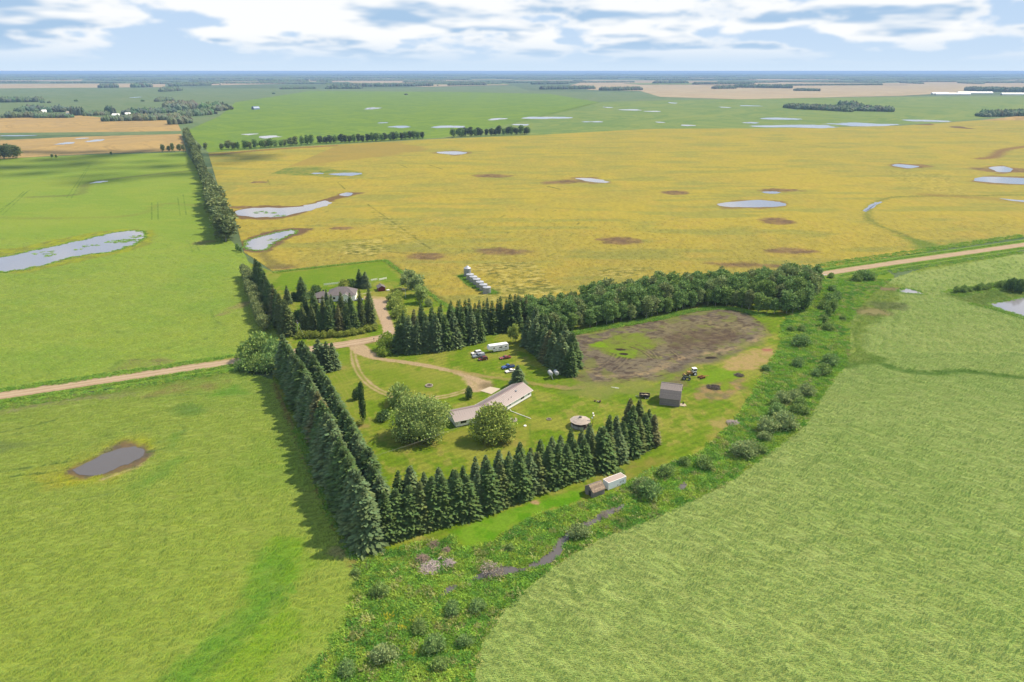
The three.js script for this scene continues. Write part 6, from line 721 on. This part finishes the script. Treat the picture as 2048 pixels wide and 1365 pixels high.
// ---- farm machines by the dirt lot
{
  const yel = mat(tone(212, 168, 84), 0.6), t = thing('loader_tractor', 'white cabbed loader tractor with tan front arms at the dirt lot', 'tractor', [75.9, -274.7], Math.PI + 0.25);
  part(t, 'chassis', [bx(3.2, 0.7, 0.9, 0.4, 1.1, 0), bx(1.7, 0.7, 0.85, 1.4, 1.6, 0)], yel); const c = part(t, 'cab', bx(1.5, 1.1, 1.5, -0.9, 1.75, 0), trim); part(c, 'glazing', bx(1.54, 0.85, 1.54, -0.9, 2.6, 0), glass); part(c, 'cab_roof', bx(1.75, 0.2, 1.75, -0.9, 3.12, 0), trim); for (const x of [-1.68, -0.12]) for (const z of [-0.78, 0.78]) part(c, 'pillar', bx(0.12, 0.9, 0.12, x, 2.6, z), trim); for (const z of [-1, 1]) { wheel(t, -0.9, 0.85, z * 0.98, 0.85, 0.5, trim); wheel(t, 1.6, 0.55, z * 0.9, 0.5, 0.35, trim); part(t, 'loader_arm', [bar([-0.1, 1.9, z * 0.7], [2.0, 1.8, z * 0.7], 0.12), bar([2.0, 1.8, z * 0.7], [3.2, 0.7, z * 0.7], 0.12)], yel); } part(t, 'bucket', prism([[-0.1, 0.15], [-0.15, 0.9], [0.1, 0.9], [0.55, 0.2]].map(([a, b]) => [a, b]), -1.1, 1.1).rotateY(Math.PI / 2).translate(3.4, 0.05, 0), yel); part(t, 'exhaust', cy(0.06, 0.06, 1, 1.5, 2.4, 0.2, 8), dark);
  const gm = mat(tone(70, 96, 62), 0.7), o = thing('old_tractor', 'small old green tractor beside the white cabbed loader', 'tractor', [72.3, -270.0], -0.45); part(o, 'hood', bx(1.8, 0.6, 0.6, 0.9, 1.15, 0), gm); part(o, 'seat', [bx(0.5, 0.1, 0.5, -0.7, 1.4, 0), bx(0.1, 0.4, 0.5, -0.95, 1.6, 0)], dark); part(o, 'axle', bx(0.4, 0.4, 1.5, -0.6, 0.9, 0), gm); part(o, 'steering_wheel', new THREE.TorusGeometry(0.25, 0.03, 6, 14).rotateY(1.3).translate(-0.15, 1.7, 0), dark); part(o, 'exhaust', cy(0.05, 0.05, 0.8, 1.2, 1.8, 0.15, 8), dark); for (const z of [-1, 1]) { part(o, 'fender', bx(1.1, 0.08, 0.4, -0.6, 1.75, z * 0.8), gm); wheel(o, -0.6, 0.85, z * 0.85, 0.82, 0.38, galv); wheel(o, 1.5, 0.5, z * 0.6, 0.42, 0.22, galv); }
  const or = mat(tone(206, 130, 62), 0.7), d = thing('disc_harrow', 'rusty orange disc harrow beside the white cabbed loader', 'implement', [79.1, -271.5], 0.5); part(d, 'frame', [bar([-1.4, 0.9, -0.7], [1.4, 0.9, -0.7], 0.1), bar([-1.4, 0.9, 0.7], [1.4, 0.9, 0.7], 0.1), bar([-1.0, 0.9, -0.7], [-1.0, 0.9, 0.7], 0.1), bar([1.0, 0.9, -0.7], [1.0, 0.9, 0.7], 0.1), bar([0, 0.9, 0], [0, 1.5, 0], 0.1), bar([1.4, 0.8, 0], [3.6, 0.6, 0.4], 0.1)], or); for (let i = 0; i < 6; i++) for (const z of [-0.7, 0.7]) part(d, 'disc', cy(0.42, 0.42, 0.04, -1.2 + i * 0.48, 0.5, z, 12, 0, 0, Math.PI / 2), i % 2 ? or : dark);
}
// ---- heaps
function heap(name, label, p, R1, n, m, seed, l0, th) { const h = thing(name, label, 'heap', p), r = rng(seed), gs = []; for (let i = 0; i < n; i++) { const a = r() * 6.283, q = Math.sqrt(r()) * R1, l = l0 * (0.4 + r()); gs.push(place(new THREE.BoxGeometry(l, th * (0.6 + r()), th * (0.6 + r())), Math.cos(a) * q, 0.2 + (1 - q / R1) * 0.8 * r() + 0.15 * r(), Math.sin(a) * q, (r() - 0.5) * 0.5, r() * 6.28, (r() - 0.5) * 0.6)); } const o = part(h, 'sticks', join(gs), m); o.userData.kind = 'stuff'; return h; }
const silver = mat(tone(216, 200, 194), 0.9), dullStick = mat(tone(170, 148, 132), 0.95);
heap('brush_heap', 'silvery heap of dead branches in the weeds, largest of the ring', [-20.9, -150.2], 2.7, 240, silver, 51, 1.5, 0.1); heap('brush_heap', 'greyish heap of dead branches on the spruce side of the silvery one', [-23.5, -153.8], 1.9, 150, dullStick, 52, 1.3, 0.09); heap('brush_heap', 'small round heap of branches in the weeds', [-17.5, -157.5], 1.1, 80, dullStick, 53, 1.0, 0.08); heap('brush_heap', 'low tan heap of branches nearest the spruce corner', [-21.1, -159.7], 1.8, 100, dullStick, 54, 1.1, 0.08); heap('brush_heap', 'pale heap of branches beside the silvery one and the grey block', [-16.4, -152.2], 1.7, 130, silver, 55, 1.3, 0.09);
heap('brush_heap', 'pale heap of broken branches at the lawn edge below the barn', [80.4, -230.7], 2.2, 150, silver, 56, 1.4, 0.1); heap('brush_heap', 'dark heap of sticks in the grass beyond the disc harrow', [95.6, -274.1], 1.8, 100, mat(tone(128, 118, 104), 0.95), 57, 1.5, 0.1); heap('brush_heap', 'dark heap of timbers on the tan dirt patch', [81.8, -262.0], 2.6, 90, mat(tone(104, 94, 84), 0.95), 58, 1.9, 0.12);
{ const b = thing('stone_block', 'grey tilted slab standing among the branch heaps', 'block', [-18.9, -153.4], 0.7); part(b, 'slab', bx(1.1, 0.9, 0.3, 0, 0.7, 0, 0.3, 0, 0.3), stoneM); part(b, 'chipped_corner', new THREE.DodecahedronGeometry(0.25, 0).translate(0.6, 0.35, 0.2), stoneM); }
// ---- far farm buildings
function farShed(p, L, w, e, r, label, wallM, roofM, turn) { const s = thing('farm_building', label, 'building', p, turn); part(s, 'wall', gableWall(L, w, e, r), wallM); part(s, 'roof', roofSlabs(L + 1, w, e + 0.15, r + 0.2, 0.2, 0.5), roofM); part(s, 'door', bx(0.1, e * 0.8, w, -L / 2 - 0.05, e * 0.4, 0), dark); }
{ const q = thing('quonset_shed', 'blue grey arched shed alone in the far green field', 'shed', [-855.4, -2487.9], 0.9), pts = []; for (let i = 0; i <= 12; i++) { const a = Math.PI * i / 12; pts.push([Math.cos(a) * 8, Math.sin(a) * 10]); } part(q, 'arch', prism(pts, -11, 11), mat(tone(140, 166, 196), 0.5, { metalness: 0.2 })); part(q, 'door', bx(0.2, 6, 8, -11.1, 3, 0), mat(tone(90, 108, 130), 0.6)); }
for (const [p, L, l] of [[[2356.7, -4018.7], 190, 'longest white poultry barn at the far wood'], [[2613.1, -4242.0], 200, 'white poultry barn just behind the longest one'], [[2691.0, -4018.7], 150, 'white poultry barn beyond the longest one'], [[2338.5, -4105.1], 90, 'shortest white poultry barn at the far wood']]) farShed(p, L, 10, 6, 11, l, white, trim, 0.05);
for (const [p, L, t, l] of [[[-1503.7, -2304.8], 16, 0.4, 'white far farmhouse backed by dark spruces'], [[-1478.2, -2333.4], 18, 0.2, 'white far shed beside dark spruces'], [[-1430.7, -2276.8], 12, 0.8, 'small white far shed beside the dark spruces'], [[-1303.2, -2196.7], 22, 0, 'tan roofed far shed between spruce clumps'], [[-1105.3, -2074.8], 18, 0.2, 'white roofed far shed behind the grey trees'], [[-1095.7, -2122.0], 14, 0.5, 'white far house among the grey trees']]) farShed(p, L, 5, 5, 9, l, white, l.startsWith('tan') ? concrete : trim, t);

// ---- one broad cumulus high over the fields, whose shade lies on the western field
{
  const g = new THREE.IcosahedronGeometry(1, 1), r = rng(404), n = 80, o = new THREE.InstancedMesh(g, mat(new THREE.Color().setRGB(0.9, 0.9, 0.9), 1), n), m = new THREE.Matrix4(), q = new THREE.Quaternion();
  for (let i = 0; i < n; i++) { const a = r() * 6.283, d = Math.pow(r(), 0.62) * (0.8 + 0.4 * fbm(Math.cos(a) * 2 + 20, Math.sin(a) * 2 + 20, 2)), s = 10 + 20 * r(); m.compose(new THREE.Vector3(500 + Math.cos(a) * d * 330, 1600 + 60 * (1 - d) * r(), -1440 + Math.sin(a) * d * 220), q, new THREE.Vector3(s, s * 0.6, s)); o.setMatrixAt(i, m); }
  o.name = 'cloud'; o.userData.kind = 'structure'; o.castShadow = true; scene.add(o);
}

scene.fog = new THREE.FogExp2(0xa8ceff, 0.00006);
renderer.render(scene, camera);
